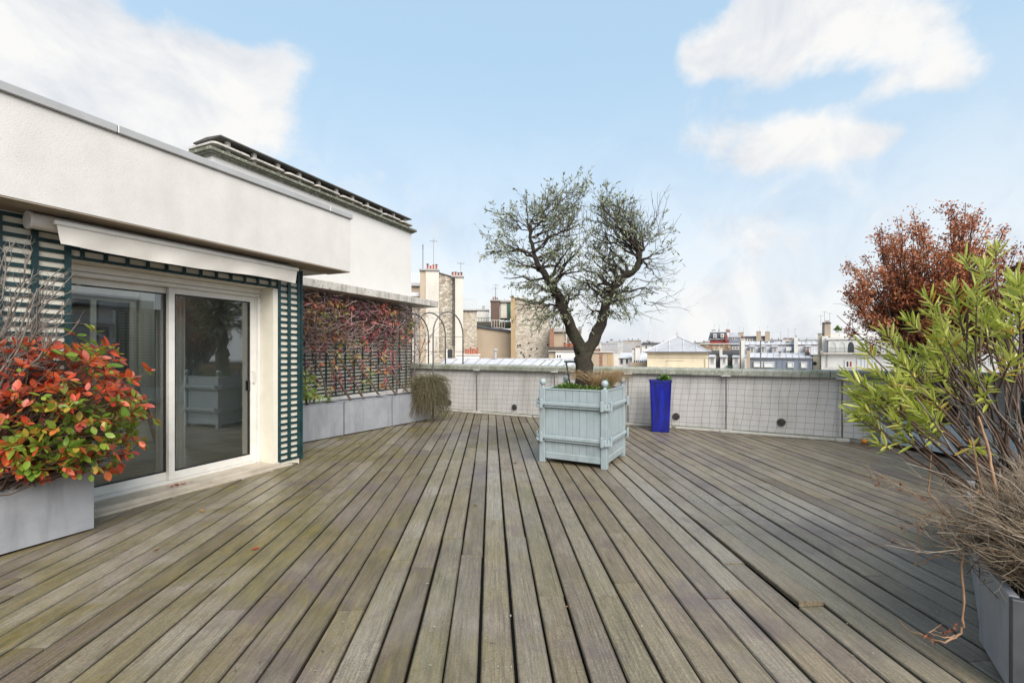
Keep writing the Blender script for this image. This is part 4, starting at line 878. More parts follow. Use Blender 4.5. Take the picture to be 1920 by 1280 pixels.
# ---------------------------------------------------------------- creeper on the trellis
M['vineleaf'] = leafmat('creeper_leaf', [(0,(.20,.32,.06)),(.14,(.28,.34,.08)),(.26,(.40,.32,.10)),(.38,(.55,.30,.13)),(.52,(.55,.20,.11)),(.64,(.50,.13,.12)),(.76,(.38,.10,.13)),(.88,(.24,.09,.11)),(1,(.17,.07,.08))], .3, .45)
def creeper():
    rg = np.random.default_rng(51); t = empty('creeper', H0+udir*2.4+uin*1.55, HRZ, 'autumn creeper in reds and greens spreading over the teal trellis', 'climbing plant')
    # local: x along the wall 0..4.9, y toward the wall (.43 = trellis), z up
    main = []; yw = .40
    roots = [(.9,0),(1.35,0),(1.75,0),(2.05,0),(2.45,0),(2.85,0),(3.25,0)]
    for (x, y) in roots:
        e = (x+.55+rg.normal(0,.3), yw, 2.2+rg.uniform(-.1,.2)); Q = curve((x, -.40-.132*(x-.6), .49), (x+.3, yw-.08, 1.25), 5, rg, .07); Q2 = curve(Q[-1], e, 9, rg, .05); main.append((np.concatenate([Q, Q2[1:]]), np.linspace(.02,.006,13)))
    lines = list(main); l2 = []
    def wallpt(): 
        x = rg.uniform(-.12, 4.9); z = 2.42-abs(rg.normal(0,.42)); return x, z
    # tangle: long horizontal wisps under the canopy
    for k in range(800):
        x, z = wallpt(); 
        if x < 1.2: z = 2.45-abs(rg.normal(0,.40))
        a = rg.normal(0,.6)+(np.pi if rg.random()<.5 else 0); L = rg.uniform(.2,.6); y = yw-abs(rg.normal(.16,.16)); e = np.array([np.clip(x+L*np.cos(a), -.15, 5.0), y-rg.uniform(-.03,.08), min(2.47, z+L*np.sin(a)*.6-.06)])
        Q = curve((x,y,z), e, 6, rg, .14, rg.uniform(-.15,.12)); l2.append((Q, np.linspace(.0065,.0035,6)))
    for k in range(60):   # trailing ends
        x = rg.uniform(0,4.8); z = rg.uniform(1.2,2.2); Q = curve((x,yw-.05,z), (x+rg.normal(0,.15), yw-rg.uniform(.05,.16), z-rg.uniform(.25,.7)), 6, rg, .10); l2.append((Q, np.linspace(.004,.0016,6)))
    for k in range(300):   # the bare reddish knot beside the door column
        x = rg.uniform(.9,2.3); z = rg.uniform(1.6,2.62); Q = curve((x,yw-rg.uniform(.05,.62),z), (x+rg.uniform(.1,.5), yw-rg.uniform(.05,.3), z-rg.uniform(-.15,.5)), 6, rg, .16); l2.append((Q, np.linspace(.0065,.0035,6)))
    tubes('main_stems', lines, M['twig_brown'], t, 6); tubes('shoots', l2, M['twig_pink'], t, 3)
    P = []; D = []; T = []
    def hue(x, z):
        v = .60+.24*math.sin(x*2.3+z*3.1+.6)+.20*math.sin(x*4.9-z*5.2)+rg.normal(0,.17); return float(np.clip(v, .01, .99))
    def cluster(x, z, y, h, nn):
        for _ in range(nn):
            P.append((x+rg.normal(0,.035), y-abs(rg.normal(0,.03)), z+rg.normal(0,.03))); D.append(nrm((rg.normal(0,.6), -.45+rg.normal(0,.3), -.75+rg.normal(0,.35)))); T.append(np.clip(h+rg.normal(0,.07),.005,.995))
    for k in range(520):
        x = rg.uniform(.0,4.85); z = 2.42-abs(rg.normal(0,.40)); dens = 1 if x > 1.0 else .55
        if rg.random() > dens or math.sin(x*3.7+1)+math.sin(z*6.1-x*2.2)+.8*math.sin(x*8.3+z*4) < -.75: continue
        cluster(x, z, yw-rg.uniform(.04,.42)*(.4+.6*min(1, max(0, z-1.5))), hue(x,z), rg.integers(3,6))
    cols = [(1.75,.18),(2.25,.22),(2.6,.25),(3.0,.22),(3.4,.22),(3.8,.2)]
    for k in range(210):
        c, s = cols[rg.integers(len(cols))]; z = rg.uniform(.62,2.0); x = c+rg.normal(0,s*(.5+.4*z)); cluster(x, z, yw-rg.uniform(.03,.12), hue(x,z), rg.integers(2,5))
    for k in range(70): x = .75+abs(rg.normal(0.02,.22)); z = rg.uniform(.62,1.15)-.3*max(0,x-.9); cluster(x, z, -.30+rg.normal(0,.08), rg.uniform(.0,.16), rg.integers(3,5))
    n = len(P); L = rg.uniform(.05,.115,n); P = np.array(P)
    leaves('foliage', P, D, L, L*rg.uniform(.42,.56,n), M['vineleaf'], t, 'drop', T, rg, .6, 300, pick=P[:,1]+rg.normal(0,.06,n))
creeper()
# creeper shoots climbing the rose arch
def arch_vine():
    rg = np.random.default_rng(55); t = empty('climbing_rose', PAR0+pdir*.35-pout*.75, PRZ, 'nearly bare climbing stems leaning into the rose arch', 'climbing plant'); lines = []
    for k in range(9):
        s = (rg.uniform(-.25,.35), rg.uniform(-.1,.1), .0 if k else .0); e = (rg.uniform(-.1,.95), rg.uniform(.0,.6), rg.uniform(1.7,2.25)); lines.append((curve(s, e, 9, rg, .08, .05), np.linspace(.012 if k < 3 else .007,.003,9)))
    a = list(lines); l2 = branch_out(a, lines, 7, rg, (.12,.4), .7, .004, .1, .14, 5, .4); l3 = branch_out(a, l2, 2, rg, (.06,.2), .7, .002, .05, .14, 4)
    tubes('stems', a, M['twig_brown'], t, 4); P = []; D = []
    for Q, r in l2+l3:
        if rg.random() < .35 and Q[-1][2] > 1.3: P.append(Q[-1]); D.append(nrm(rg.normal(0,1,3)+np.array([0,-.3,-.5])))
    n = len(P); leaves('foliage', P, D, rg.uniform(.05,.09,n), rg.uniform(.025,.045,n), M['vineleaf'], t, 'drop', rg.uniform(.2,.9,n), rg, .8)
arch_vine()

# ---------------------------------------------------------------- drooping rosemary-like bush at the end of the planter row
M['greygreen'] = leafmat('grey_green_needle', [(0,(.11,.085,.05)),(.45,(.19,.155,.09)),(.7,(.22,.20,.10)),(.85,(.15,.16,.055)),(1,(.29,.22,.16))], .2, .7)
def droop_bush():
    rg = np.random.default_rng(61); c = Vector(p_s)+pd*1.92+Vector((.13,-.08,.0)); t = empty('drooping_bush', c, 0, 'drooping grey-green bush hanging over the last planter of the row', 'bush'); lines = []; tn = []
    P = []; D = []; T = []
    for k in range(2000):
        a = rg.uniform(0, 2*np.pi); s = np.array([rg.normal(0,.09)-.1, rg.normal(0,.09)+.08, .55+rg.uniform(0,.15)]); r = .44*np.sqrt(rg.uniform(.15,1)); top = .92+rg.uniform(-.14,.24)-.25*r
        m_ = np.array([r*.65*np.cos(a), r*.65*np.sin(a), top]); e = np.array([r*np.cos(a)*1.02, r*np.sin(a)*1.02, max(.02, top-rg.uniform(.12,.72))])
        u = np.linspace(0,1,8)[:,None]; Q = s*(1-u)**2+2*m_*u*(1-u)*1.0+e*u**2; Q += rg.normal(0,.010,(8,3)); Q[:,2] = np.maximum(Q[:,2], .012); lines.append((Q, np.linspace(.0035,.0018,8))); q = rg.random(); tn.append(q)
        for j in range(9):
            i = rg.integers(2,8); P.append(Q[i]+rg.normal(0,.006,3)); D.append(nrm(nrm(Q[i]-Q[i-1])*.6+rg.normal(0,.6,3))); T.append(np.clip(q+rg.normal(0,.15),0,.999))
    tubes('stems', lines, M['greygreen'], t, 3, tn); n = len(P); leaves('foliage', P, D, rg.uniform(.022,.042,n), .006, M['greygreen'], t, 'small', T, rg, 1.)
droop_bush()

# ---------------------------------------------------------------- copper-leaved tree in the trough
M['copper'] = leafmat('copper_leaf', [(0,(.20,.055,.028)),(.4,(.38,.115,.045)),(.7,(.52,.19,.075)),(.9,(.60,.29,.13)),(1,(.26,.12,.07))], .25, .6)
def copper_tree():
    rg = np.random.default_rng(71); b = tf0+td*.62+tn*.28+Vector((0,0,.40)); t = empty('copper_tree', b, 0, 'many-stemmed tree with dry copper-brown leaf clusters in the pale blue trough', 'tree'); o = np.array(b); lines = []
    cen = np.array(at(1758, 560, 6.3))-o; stems = []
    for k in range(15):
        a = rg.uniform(0,2*np.pi); s = np.array([.10*np.cos(a), .10*np.sin(a), -.02]); e = cen+np.array([rg.normal(0,.42), rg.normal(0,.3), rg.uniform(-.15,.25)]); stems.append((curve(s, e, 8, rg, .06, .0), np.linspace(.028,.012,8)))
    lines += stems; tips = []
    while len(tips) < 250:
        v = rg.normal(0,1,3); v /= np.linalg.norm(v); v *= rg.random()**.28
        e = cen+v*np.array([1.28,.85,1.34]); 
        if v[2] < -.42 : continue
        s_, r_ = stems[rg.integers(len(stems))]; k = int(rg.uniform(.35,1)*7); s = s_[k]
        if e[2] < s[2]-.15: continue
        m_ = (s+e)/2+np.array([(e-s)[0]*.22, (e-s)[1]*.22, -.06]); u = np.linspace(0,1,7)[:,None]; Q = s*(1-u)**2+2*m_*u*(1-u)+e*u**2+rg.normal(0,.012,(7,3)); Q[0] = s; tips.append((Q, np.linspace(.010,.0035,7)))
    lines += tips; l3 = branch_out(lines, tips, 4, rg, (.10,.30), .5, .004, .35, .1, 4, .35)
    tubes('trunk', lines, M['twig_dark'], t, 5); P = []; D = []; T = []
    for Q, r in tips+l3:
        q = rg.random(); 
        if rg.random() < .12: continue
        for j in range(rg.integers(26,46)):
            u = rg.uniform(0,.13); p = Q[-1]-nrm(Q[-1]-Q[-2])*u+rg.normal(0,.036,3); P.append(p); D.append(nrm(rg.normal(0,1,3)+np.array([0,0,-.1]))); T.append(np.clip(q*.7+rg.uniform(0,.3),0,.999))
    n = len(P); leaves('foliage', P, D, rg.uniform(.03,.055,n), rg.uniform(.014,.024,n), M['copper'], t, 'small', T, rg, 1.2)
copper_tree()
herb('ground_cover', tf0+td*1.5+tn*.28+Vector((0,0,.41)), 60, .25, .14, M['greygreen'], 'low brownish ground cover in the pale blue trough', 'plant', 77, (.03,.06), .3, 'lance')

# ---------------------------------------------------------------- oleander, right foreground
M['oleander'] = leafmat('oleander_leaf', [(0,(.26,.34,.05)),(.4,(.42,.48,.08)),(.7,(.55,.58,.13)),(.86,(.64,.63,.19)),(.94,(.72,.56,.10)),(1,(.5,.25,.05))], .4, .36)
def oleander():
    rg = np.random.default_rng(81); ex = Vector((math.cos(brz), math.sin(brz), 0)); ey = Vector((-math.sin(brz), math.cos(brz), 0)); b = B0+ex*.26+ey*.62+Vector((0,0,.36))
    t = empty('oleander', b, 0, 'oleander with long yellow-green leaves fanning out of the zinc planter', 'shrub'); o = np.array(b)
    tips = [(1592,705,2.55),(1618,655,2.7),(1600,775,2.5),(1645,700,2.6),(1660,625,2.85),(1650,835,2.25),(1690,735,2.4),(1705,600,2.8),(1730,660,2.6),(1745,560,2.9),(1770,620,2.5),(1790,545,2.7),(1815,490,2.8),(1850,500,2.6),(1830,560,2.4),(1868,470,2.9),(1905,520,2.5),(1915,590,2.3),(1640,755,2.5),(1670,680,3.0),(1690,640,3.0),(1620,720,2.7),(1710,690,2.9),(1760,590,3.1),(1680,790,2.35),(1840,455+40,3.1),(1800,600,2.9)]
    for k in range(26):      # fill the fan between the outer shoots
        u = rg.random(); x = 1610+u*310; top = 705-(x-1600)*.72+30; y = min(765, top+rg.random()**1.2*(230-u*60)); tips.append((x, y, rg.uniform(2.3,3.1)))
    lines = []; P = []; D = []; T = []; ends = []
    for k, (x, y, d) in enumerate(tips):
        e = np.array(at(x, y, d))-o; s = np.array([rg.normal(0,.10), rg.normal(0,.16), -.02]); mid = s+(e-s)*.5+np.array([.06,0,-.03]) if x < 1750 else (s+e)*.5
        u = np.linspace(0,1,10)[:,None]; Q = s*(1-u)**2+2*mid*u*(1-u)+e*u**2+rg.normal(0,.006,(10,3)); lines.append((Q, np.linspace(.0085,.0035,10))); ends.append(Q)
        for q in range(rg.integers(0,3)):
            i = rg.integers(6,8); dr = nrm(Q[i+1]-Q[i]); v = nrm(dr+rg.normal(0,.32,3)); Z = curve(Q[i], Q[i]+v*rg.uniform(.18,.36), 6, rg, .05, .02); lines.append((Z, np.linspace(.006,.0035,6))); ends.append(Z)
    for Q in ends:
        d = nrm(Q[-1]-Q[-3]); yel = rg.random() < .2
        for w_ in range(rg.integers(4,7)):
            back = w_*.022; p = Q[-1]-d*back; a0 = rg.uniform(0,2*np.pi)
            for j in range(3):
                a = a0+j*2.09+rg.normal(0,.25); s = nrm(np.cross(d, [.2,.3,.9])); s2 = np.cross(d, s); sp = .30+.14*w_
                v = nrm(d+ (s*np.cos(a)+s2*np.sin(a))*sp*1.25+np.array([0,0,-.04*w_])); P.append(p); D.append(v); T.append(np.clip(rg.uniform(.15,.9)+(.2 if yel and w_ > 1 else 0)+(rg.random()<.05)*.3, 0, .995))
    bare = []
    for k in range(15):
        s = np.array([rg.normal(.05,.14), rg.normal(0,.2), -.02]); x = rg.uniform(1700,1960); y = rg.uniform(640,800); e = np.array(at(x,y,rg.uniform(2.2,2.9)))-o; bare.append((curve(s, e, 7, rg, .05), np.linspace(.009,.003,7)))
    br = list(bare); branch_out(br, bare, 3, rg, (.08,.2), .5, .003, .05, .1, 4, .4)
    tubes('stems', lines, M['twig_brown'], t, 6); tubes('bare_stems', br, M['twig_grey'], t, 5)
    n = len(P); P = np.array(P); L = rg.uniform(.055,.12,n); leaves('foliage', P, D, L, L*rg.uniform(.13,.18,n), M['oleander'], t, 'lance', T, rg, .5, 300, pick=P[:,1]+rg.normal(0,.1,n))
oleander()

# ---------------------------------------------------------------- dry heather in the right foreground, and its tan trailing stems
M['heather'] = leafmat('dry_heather', [(0,(.12,.08,.05)),(.4,(.21,.15,.095)),(.75,(.31,.25,.18)),(1,(.44,.38,.32))], .1, .85)
def heather():
    rg = np.random.default_rng(91); ex = Vector((math.cos(arz), math.sin(arz), 0)); ey = Vector((-math.sin(arz), math.cos(arz), 0)); b = A0+ex*.36+ey*.24+Vector((0,0,.36)); o = np.array(b)
    t = empty('dry_heather', b, 0, 'dense dry grey-brown heather bristling over the dark-ended planter', 'shrub'); lines = []; tn = []
    for k in range(1300):
        x = 1990-abs(rg.normal(0,140)); y = rg.uniform(820,1060) if x > 1780 else rg.uniform(840,1000)
        d = rg.uniform(1.75,2.5); e = np.array(at(x,y,d))-o
        if e[2] < .0: e[2] = rg.uniform(.0,.1)
        s = np.array([rg.normal(.02,.13), rg.normal(.06,.13), -.03]); Q = curve(s, s+(e-s)*rg.uniform(.55,.95), 7, rg, .08, .09); lines.append((Q, np.linspace(.0026,.001,7))); tn.append(rg.random())
    a = list(lines); l2 = branch_out(a, lines, 9, rg, (.04,.13), .6, .0012, .25, .12, 4, .3); l3 = branch_out(a, l2, 1.2, rg, (.03,.07), .5, .001, .1, .1, 3, .3)
    tn += list(rg.random(len(a)-len(lines))); tubes('stems', a, M['heather'], t, 3, tn)
    return t
heather()
def trailing():
    rg = np.random.default_rng(93)
    t = empty('trailing_stems', (2.25,2.35,.36), 0, 'dead tan stems trailing from the right planters down to the deck', 'dead stems'); o = np.array(t.location); lines = []
    def L(pts, r):
        P = np.array([np.array(at(*p))-o for p in pts]); s = np.linspace(0,1,len(P)); u = np.linspace(0,1,len(P)*4); Q = np.stack([np.interp(u, s, P[:,k]) for k in range(3)], 1); Q[1:-1] = (Q[:-2]+2*Q[1:-1]+Q[2:])/4; Q += rg.normal(0,.002,Q.shape); Q[:,2] = np.maximum(Q[:,2]+o[2], .012)-o[2]; lines.append((Q, np.linspace(r,r*.5,len(Q))))
    L([(1895,1085,2.0),(1880,1030,2.0),(1868,930,2.0),(1855,850,2.05),(1835,780,2.1)], .010)
    L([(1890,1085,2.05),(1870,1010,2.05),(1850,950,2.1),(1832,880,2.1),(1822,820,2.1)], .007)
    L([(1870,1010,2.2),(1835,905,2.2),(1815,970,2.15),(1803,1060,2.0),(1808,1160,1.95),(1800,1190,1.95),(1770,1203,1.95),(1740,1195,2.0),(1700,1180,2.1),(1682,1160,2.2)], .006)
    L([(1800,1190,1.95),(1770,1195,1.96),(1740,1186,2.0),(1764,1170,2.05)], .0035)
    L([(1815,1000,2.2),(1770,960,2.3),(1740,920,2.5),(1745,860,2.5),(1748,835,2.5)], .0055)
    L([(1770,965,2.3),(1720,930,2.4),(1690,905,2.5),(1648,893,2.6),(1645,905,2.6)], .004)
    L([(1810,990,2.2),(1775,1030,2.2),(1725,1058,2.22)], .006)
    L([(1745,962,2.4),(1725,975,2.35),(1715,1060,2.25)], .0055)
    L([(1800,1040,2.1),(1765,1000,2.2),(1765,950,2.3)], .004)
    br = list(lines); branch_out(br, lines, 2, rg, (.03,.09), .7, .0018, 0, .12, 4, .4)
    tubes('stems', br, M['stem_tan'], t, 5); P = []; D = []
    for (x,y,d) in ((1650,893,2.6),(1645,905,2.6),(1690,915,2.5),(1735,935,2.4),(1725,985,2.3),(1690,990,2.6),(1672,1012,2.6),(1770,1180,2.0),(1745,1190,2.0),(1785,1178,1.97)):
        for k in range(5): P.append(np.array(at(x,y,d))-o+rg.normal(0,.008,3)); D.append(nrm(rg.normal(0,1,3)+np.array([0,0,-.6])))
    P = np.array(P); P[:,2] = np.maximum(P[:,2]+o[2], .02)-o[2]; n = len(P); leaves('withered_leaves', P, D, rg.uniform(.015,.03,n), .010, M['copper'], t, 'small', rg.uniform(0,.4,n), rg, 1.)
trailing()
# ---------------------------------------------------------------- fallen leaves and litter on the deck
def fallen():
    rg = np.random.default_rng(95); V0, F0 = leaf_shape('oval'); mats = {'r': leafmat('fallen_red', [(0,(.40,.07,.03)),(1,(.40,.07,.03))]), 'b': leafmat('fallen_brown', [(0,(.25,.12,.04)),(1,(.25,.12,.04))]), 'y': leafmat('fallen_tan', [(0,(.40,.22,.10)),(1,(.40,.22,.10))])}
    for (x, y, c, L, lab) in ((488,1030,'r',.06,'small red fallen leaf on the mossy boards'),(374,958,'y',.07,'tan fallen leaf on the boards in front of the door sill'),(287,1034,'y',.045,'tan fallen leaf at the gap end of a mossy board'),(238,1032,'y',.04,'pale curled leaf near the red-shrub planter'),(895,949,'b',.045,'brown curled leaf alone on the central boards'),(970,869,'b',.05,'brown leaf in the wet patch left of the orangery box'),(1062,1140,'y',.02,'tiny pale petal by the warped board')):
        d = FPX*EYE/(y-HY); X = (x-HX)/FPX*d
        me = bpy.data.meshes.new('fallen_leaf'); me.from_pydata([(v[0]*L, v[1]*L*.5, v[2]*L+L*.16+.3*abs(v[1])*L*.5) for v in V0], [], [tuple(int(i) for i in f) for f in F0]); me.materials.append(mats[c]); me.attributes.new('tint','FLOAT','POINT'); me.polygons.foreach_set('use_smooth', [True]*len(F0))
        ob = bpy.data.objects.new('fallen_leaf', me); link(ob); ob.location = (X, d, .004); ob.rotation_euler = (0,0,rg.uniform(0,6.28)); tag(ob, lab, 'leaf', 'fallen leaves on the deck')
    n = 420; P = np.stack([rg.uniform(-2.2,3.2,n), rg.uniform(1.6,7.5,n), np.full(n,.004)],1); D = np.stack([rg.normal(0,1,n), rg.normal(0,1,n), np.full(n,.02)],1); L = rg.uniform(.008,.026,n)
    leaves('litter', P, D, L, L*.35, leafmat('litter', [(0,(.10,.07,.04)),(.35,(.30,.26,.18)),(1,(.55,.53,.46))]), None, 'small', None, rg, .1, label='tiny pale petals and seeds scattered over the deck', cat='litter', kind='stuff') if False else None
    V0, F0 = leaf_shape('small'); X, Y, Z = frames(D, np.tile([0,0,1.],(n,1)), np.zeros(n)); VV = P[:,None,:]+V0[None,:,:1]*(X*L[:,None])[:,None,:]+V0[None,:,1:2]*(Y*L[:,None]*.35)[:,None,:]; VV[:,:,2] = .0045
    fast('litter', VV.reshape(-1,3), (F0[None]+(np.arange(n)*len(V0))[:,None,None]).reshape(-1,4), leafmat('litter', [(0,(.10,.07,.04)),(.35,(.30,.26,.18)),(1,(.55,.53,.46))]), None, tint=np.repeat(rg.random(n), len(V0)), kind='stuff', label='tiny pale petals and seeds scattered over the deck', cat='litter')
    # dry leaf litter on the sill and by the trough
    for nm, c, m_, s1, s2, lab in (('leaf_litter', H0+udir*.72+uin*.08+Vector((0,0,.053)), 'r', .12, .03, 'little heap of red leaves on the door sill'), ('leaf_litter', tf0+Vector((-.35,.0,.004)), 'b', .4, .25, 'brown leaf litter on the deck beside the pale blue trough')):
        n = 26 if s1 < .2 else 70; a = rg.normal(0,s1*.5,n)[:,None]*np.array(udir)+rg.normal(0,s2*.5,n)[:,None]*np.array(uin); P = np.array(c)+a; P[:,2] += rg.uniform(0,.012,n)+.006; D = np.stack([rg.normal(0,1,n), rg.normal(0,1,n), rg.normal(0,.12,n)],1); L = rg.uniform(.02,.05,n)
        t = empty(nm, c, 0, lab, 'leaves', 'heaps of fallen leaves'); leaves('dry_leaves', P-np.array(c), D, L, L*.5, mats[m_], t, 'oval', None, rg, .15)
fallen()
# ================================================================ the roofs of the city beyond the parapet
class Bd:
    """one building, built at its own distance d; sizes are read off the picture at that distance"""
    def __init__(s, name, d, xc, label, cat='building', group=None):
        s.d = d; X = (xc-HX)/FPX*d; s.phi = math.atan2(xc-HX, FPX); s.D = d/math.cos(s.phi)
        s.e = empty(name, (X, d, -22), -s.phi, label, cat, group)      # turned to face the terrace
    def x(s, px_, dd=0): return (s.D+dd)*math.tan(math.atan2(px_-HX, FPX)-s.phi)
    def z(s, py, dd=0): return (EYE-(py-HY)/FPX*(s.D+dd)*math.cos(s.phi))+22
    def box(s, part, m, x0, x1, y0, y1, f=0, dep=1, b=0, parent=None):
        z1 = s.z(y0, f); z0 = 0 if y1 is None else s.z(y1, f)
        return box(part, M[m], parent or s.e, s.x(x0, f), s.x(x1, f), f, f+dep, z0, z1, b)
    def poly(s, part, m, pts, f=0, dep=1, parent=None):
        return MB().prism([(s.x(a, f), s.z(b_, f)) for a, b_ in pts], f, f+dep, 'y').build(part, M[m], parent or s.e)
    def slope(s, part, m, lo, hi, t=.08, parent=None):
        """roof sheet from a lower edge ((x0,x1), y, dd) to an upper edge ((x0,x1), y, dd)"""
        (a0, a1), ya, da = lo; (b0, b1), yb, db = hi
        P = [(s.x(a0,da), da, s.z(ya,da)), (s.x(a1,da), da, s.z(ya,da)), (s.x(b1,db), db, s.z(yb,db)), (s.x(b0,db), db, s.z(yb,db))]
        Q = [(p[0], p[1], p[2]-t) for p in P]
        return MB().add(P+Q, [(0,1,2,3),(7,6,5,4),(0,4,5,1),(1,5,6,2),(2,6,7,3),(3,7,4,0)]).build(part, M[m], parent or s.e)
    def seams(s, lo, hi, n, r=.035, m='zinc_light', ends=True):
        (a0, a1), ya, da = lo; (b0, b1), yb, db = hi
        for k in range(n+1):
            u = k/n; p = Vector((s.x(a0+(a1-a0)*u,da), da, s.z(ya,da)+.02)); q = Vector((s.x(b0+(b1-b0)*u,db), db, s.z(yb,db)+.02))
            MB().tube([p, q], r, 4).build('roof_seam', M[m], s.e)
    def window(s, x0, x1, y0, y1, f=0, bars=1, m='f_white', pane='pane_dark', t=.05, fw=.12, sill=False):
        X0, X1, Z0, Z1 = s.x(x0,f), s.x(x1,f), s.z(y1,f), s.z(y0,f); fw = min(fw, (X1-X0)*.2)
        g = MB().box(X0, X0+fw, f-t, f-.005, Z0, Z1).box(X1-fw, X1, f-t, f-.005, Z0, Z1).box(X0+fw, X1-fw, f-t, f-.005, Z0, Z0+fw).box(X0+fw, X1-fw, f-t, f-.005, Z1-fw, Z1)
        for k in range(bars): c = X0+(X1-X0)*(k+1)/(bars+1); g.box(c-fw*.35, c+fw*.35, f-t, f-.005, Z0+fw, Z1-fw)
        w_ = g.build('window', M[m], s.e); box('pane', M[pane], w_, X0+fw*.5, X1-fw*.5, f-.02-.0, f-.008, Z0+fw*.5, Z1-fw*.5)
        if sill: box('sill', M['f_pale'], w_, X0-.08, X1+.08, f-.12, f-.004, Z0-.1, Z0-.004)
        return w_
    def pots(s, x0, x1, yt, yb, n, f=.3, m='terracotta', cowl=True, seed=1):
        rg = random.Random(seed)
        for k in range(n):
            px_ = x0+(x1-x0)*(k+.5)/n; X = s.x(px_, f); r = max(.06, (s.x(x1,f)-s.x(x0,f))/n*.38); z0 = s.z(yb,f); h = (s.z(yt,f)-z0)*rg.uniform(.7,1.0)
            p = MB().lathe([(r,0),(r*.86,h*.15),(r*.78,h*.85),(r*.98,h*.92),(r*.95,h),(r*.6,h)], 10, (X, f+rg.uniform(-.1,.1), z0)).build('chimney_pot', M[m], s.e, smooth=True)
            if cowl and rg.random() < .6: MB().lathe([(r*1.5,h*1.06),(r*1.3,h*1.12),(.02,h*1.2)], 10, (X, f, z0)).build('cowl', M['f_grey'], p)
    def rail(s, x0, x1, y0, y1, f=0, n=8, m='black_iron', r=.015):
        g = MB(); Z0, Z1 = s.z(y1,f), s.z(y0,f)
        for z in (Z1, Z0+.08): g.tube([(s.x(x0,f), f, z), (s.x(x1,f), f, z)], r*1.2, 4)
        for k in range(n+1): X = s.x(x0+(x1-x0)*k/n, f); g.tube([(X,f,Z0),(X,f,Z1)], r, 4)
        return g.build('railing', M[m], s.e)

# --- stone gable with two chimney stacks, left
h = Bd('stone_gable_house', 30, 830, 'tall rubble-stone gable with two rendered chimney stacks and red pots')
h.poly('wall', 'rubble_grey', [(822,720),(868,720),(868,524),(822,512)], 0, 9)
h.poly('wall_cap', 'f_brown', [(821,512.5),(868,525),(868,522.5),(821,510)], -.06, 1)
h.box('chimney_stack', 'f_pale', 798, 823, 508, None, -.35, 1.4); h.box('stack_flank', 'f_tan', 787.5, 797.8, 508, None, -.30, 1.3)
h.box('stack_cap', 'f_grey', 786, 824, 504.5, 507.8, -.45, 1.6, .02); h.pots(799, 821, 496, 504.4, 4, .2, seed=2)
h.box('chimney_stack', 'f_pale', 853, 868.5, 519, None, -.3, 1.5); h.box('stack_cap', 'f_grey', 846, 870, 515.5, 518.8, -.4, 1.6, .02); h.pots(846, 868, 509, 515.4, 4, .2, seed=3)
for x in (849.3, 852.3): MB().tube([(h.x(x,-.42), -.42, h.z(522)), (h.x(x,-.42), -.42, h.z(648))], .03, 6).build('drain_pipe', M['twig_dark'], h.e)
for y in (555, 600, 640): MB().tube([(h.x(848.6,-.42), -.42, h.z(y)), (h.x(853,-.42), -.42, h.z(y))], .02, 4).build('pipe_clamp', M['twig_dark'], h.e)
h.box('lower_wall', 'rubble', 868.6, 894, 583, None, .4, 6); h.box('lower_cap', 'f_brown', 868, 895, 580.5, 582.8, .3, 6.2)
h.rail(870, 893, 560, 580, 1.2, 7, 'alu_grey')
h.box('link_wall', 'f_pale', 755, 787, 582, None, .8, 6); h.box('attic', 'f_tan', 745, 787.4, 537, 581.8, 2.5, 5); h.box('attic_roof', 'zinc', 742, 787.3, 531, 536.8, 2.3, 5.4)
h.rail(760, 787, 514, 531, 2.5, 9, 'alu'); h.box('zinc_box', 'zinc_light', 770, 787, 549, 556, .2, .6)
h.poly('buttress', 'rubble', [(813,690),(826,690),(819,632)], -.5, .45); h.box('recess', 'f_dark', 839, 848, 655, 673, -.03, .02); h.box('window_jamb', 'f_white', 836.5, 839, 654, 675, -.06, .05)
MB().tube([(h.x(793,.2), .2, h.z(505)), (h.x(793,.2), .2, h.z(458))], .025, 5).build('aerial_mast', M['steel'], h.e)
for k, y in enumerate((460, 463, 466)): MB().tube([(h.x(791.5,.2), .2, h.z(y)), (h.x(794.5,.2), .2, h.z(y))], .02, 4).build('aerial_rod', M['steel'], h.e)
# --- low white chimney with orange pots
h = Bd('chimney_stack', 26, 876, 'low white chimney block with a row of bright orange pots', 'chimney')
h.box('block', 'f_white', 855, 899, 666, None, 0, 1.1); h.box('cap', 'f_pale', 853, 901, 663.5, 665.9, -.08, 1.26); h.pots(872, 897, 650.5, 663.4, 6, .3, seed=4)
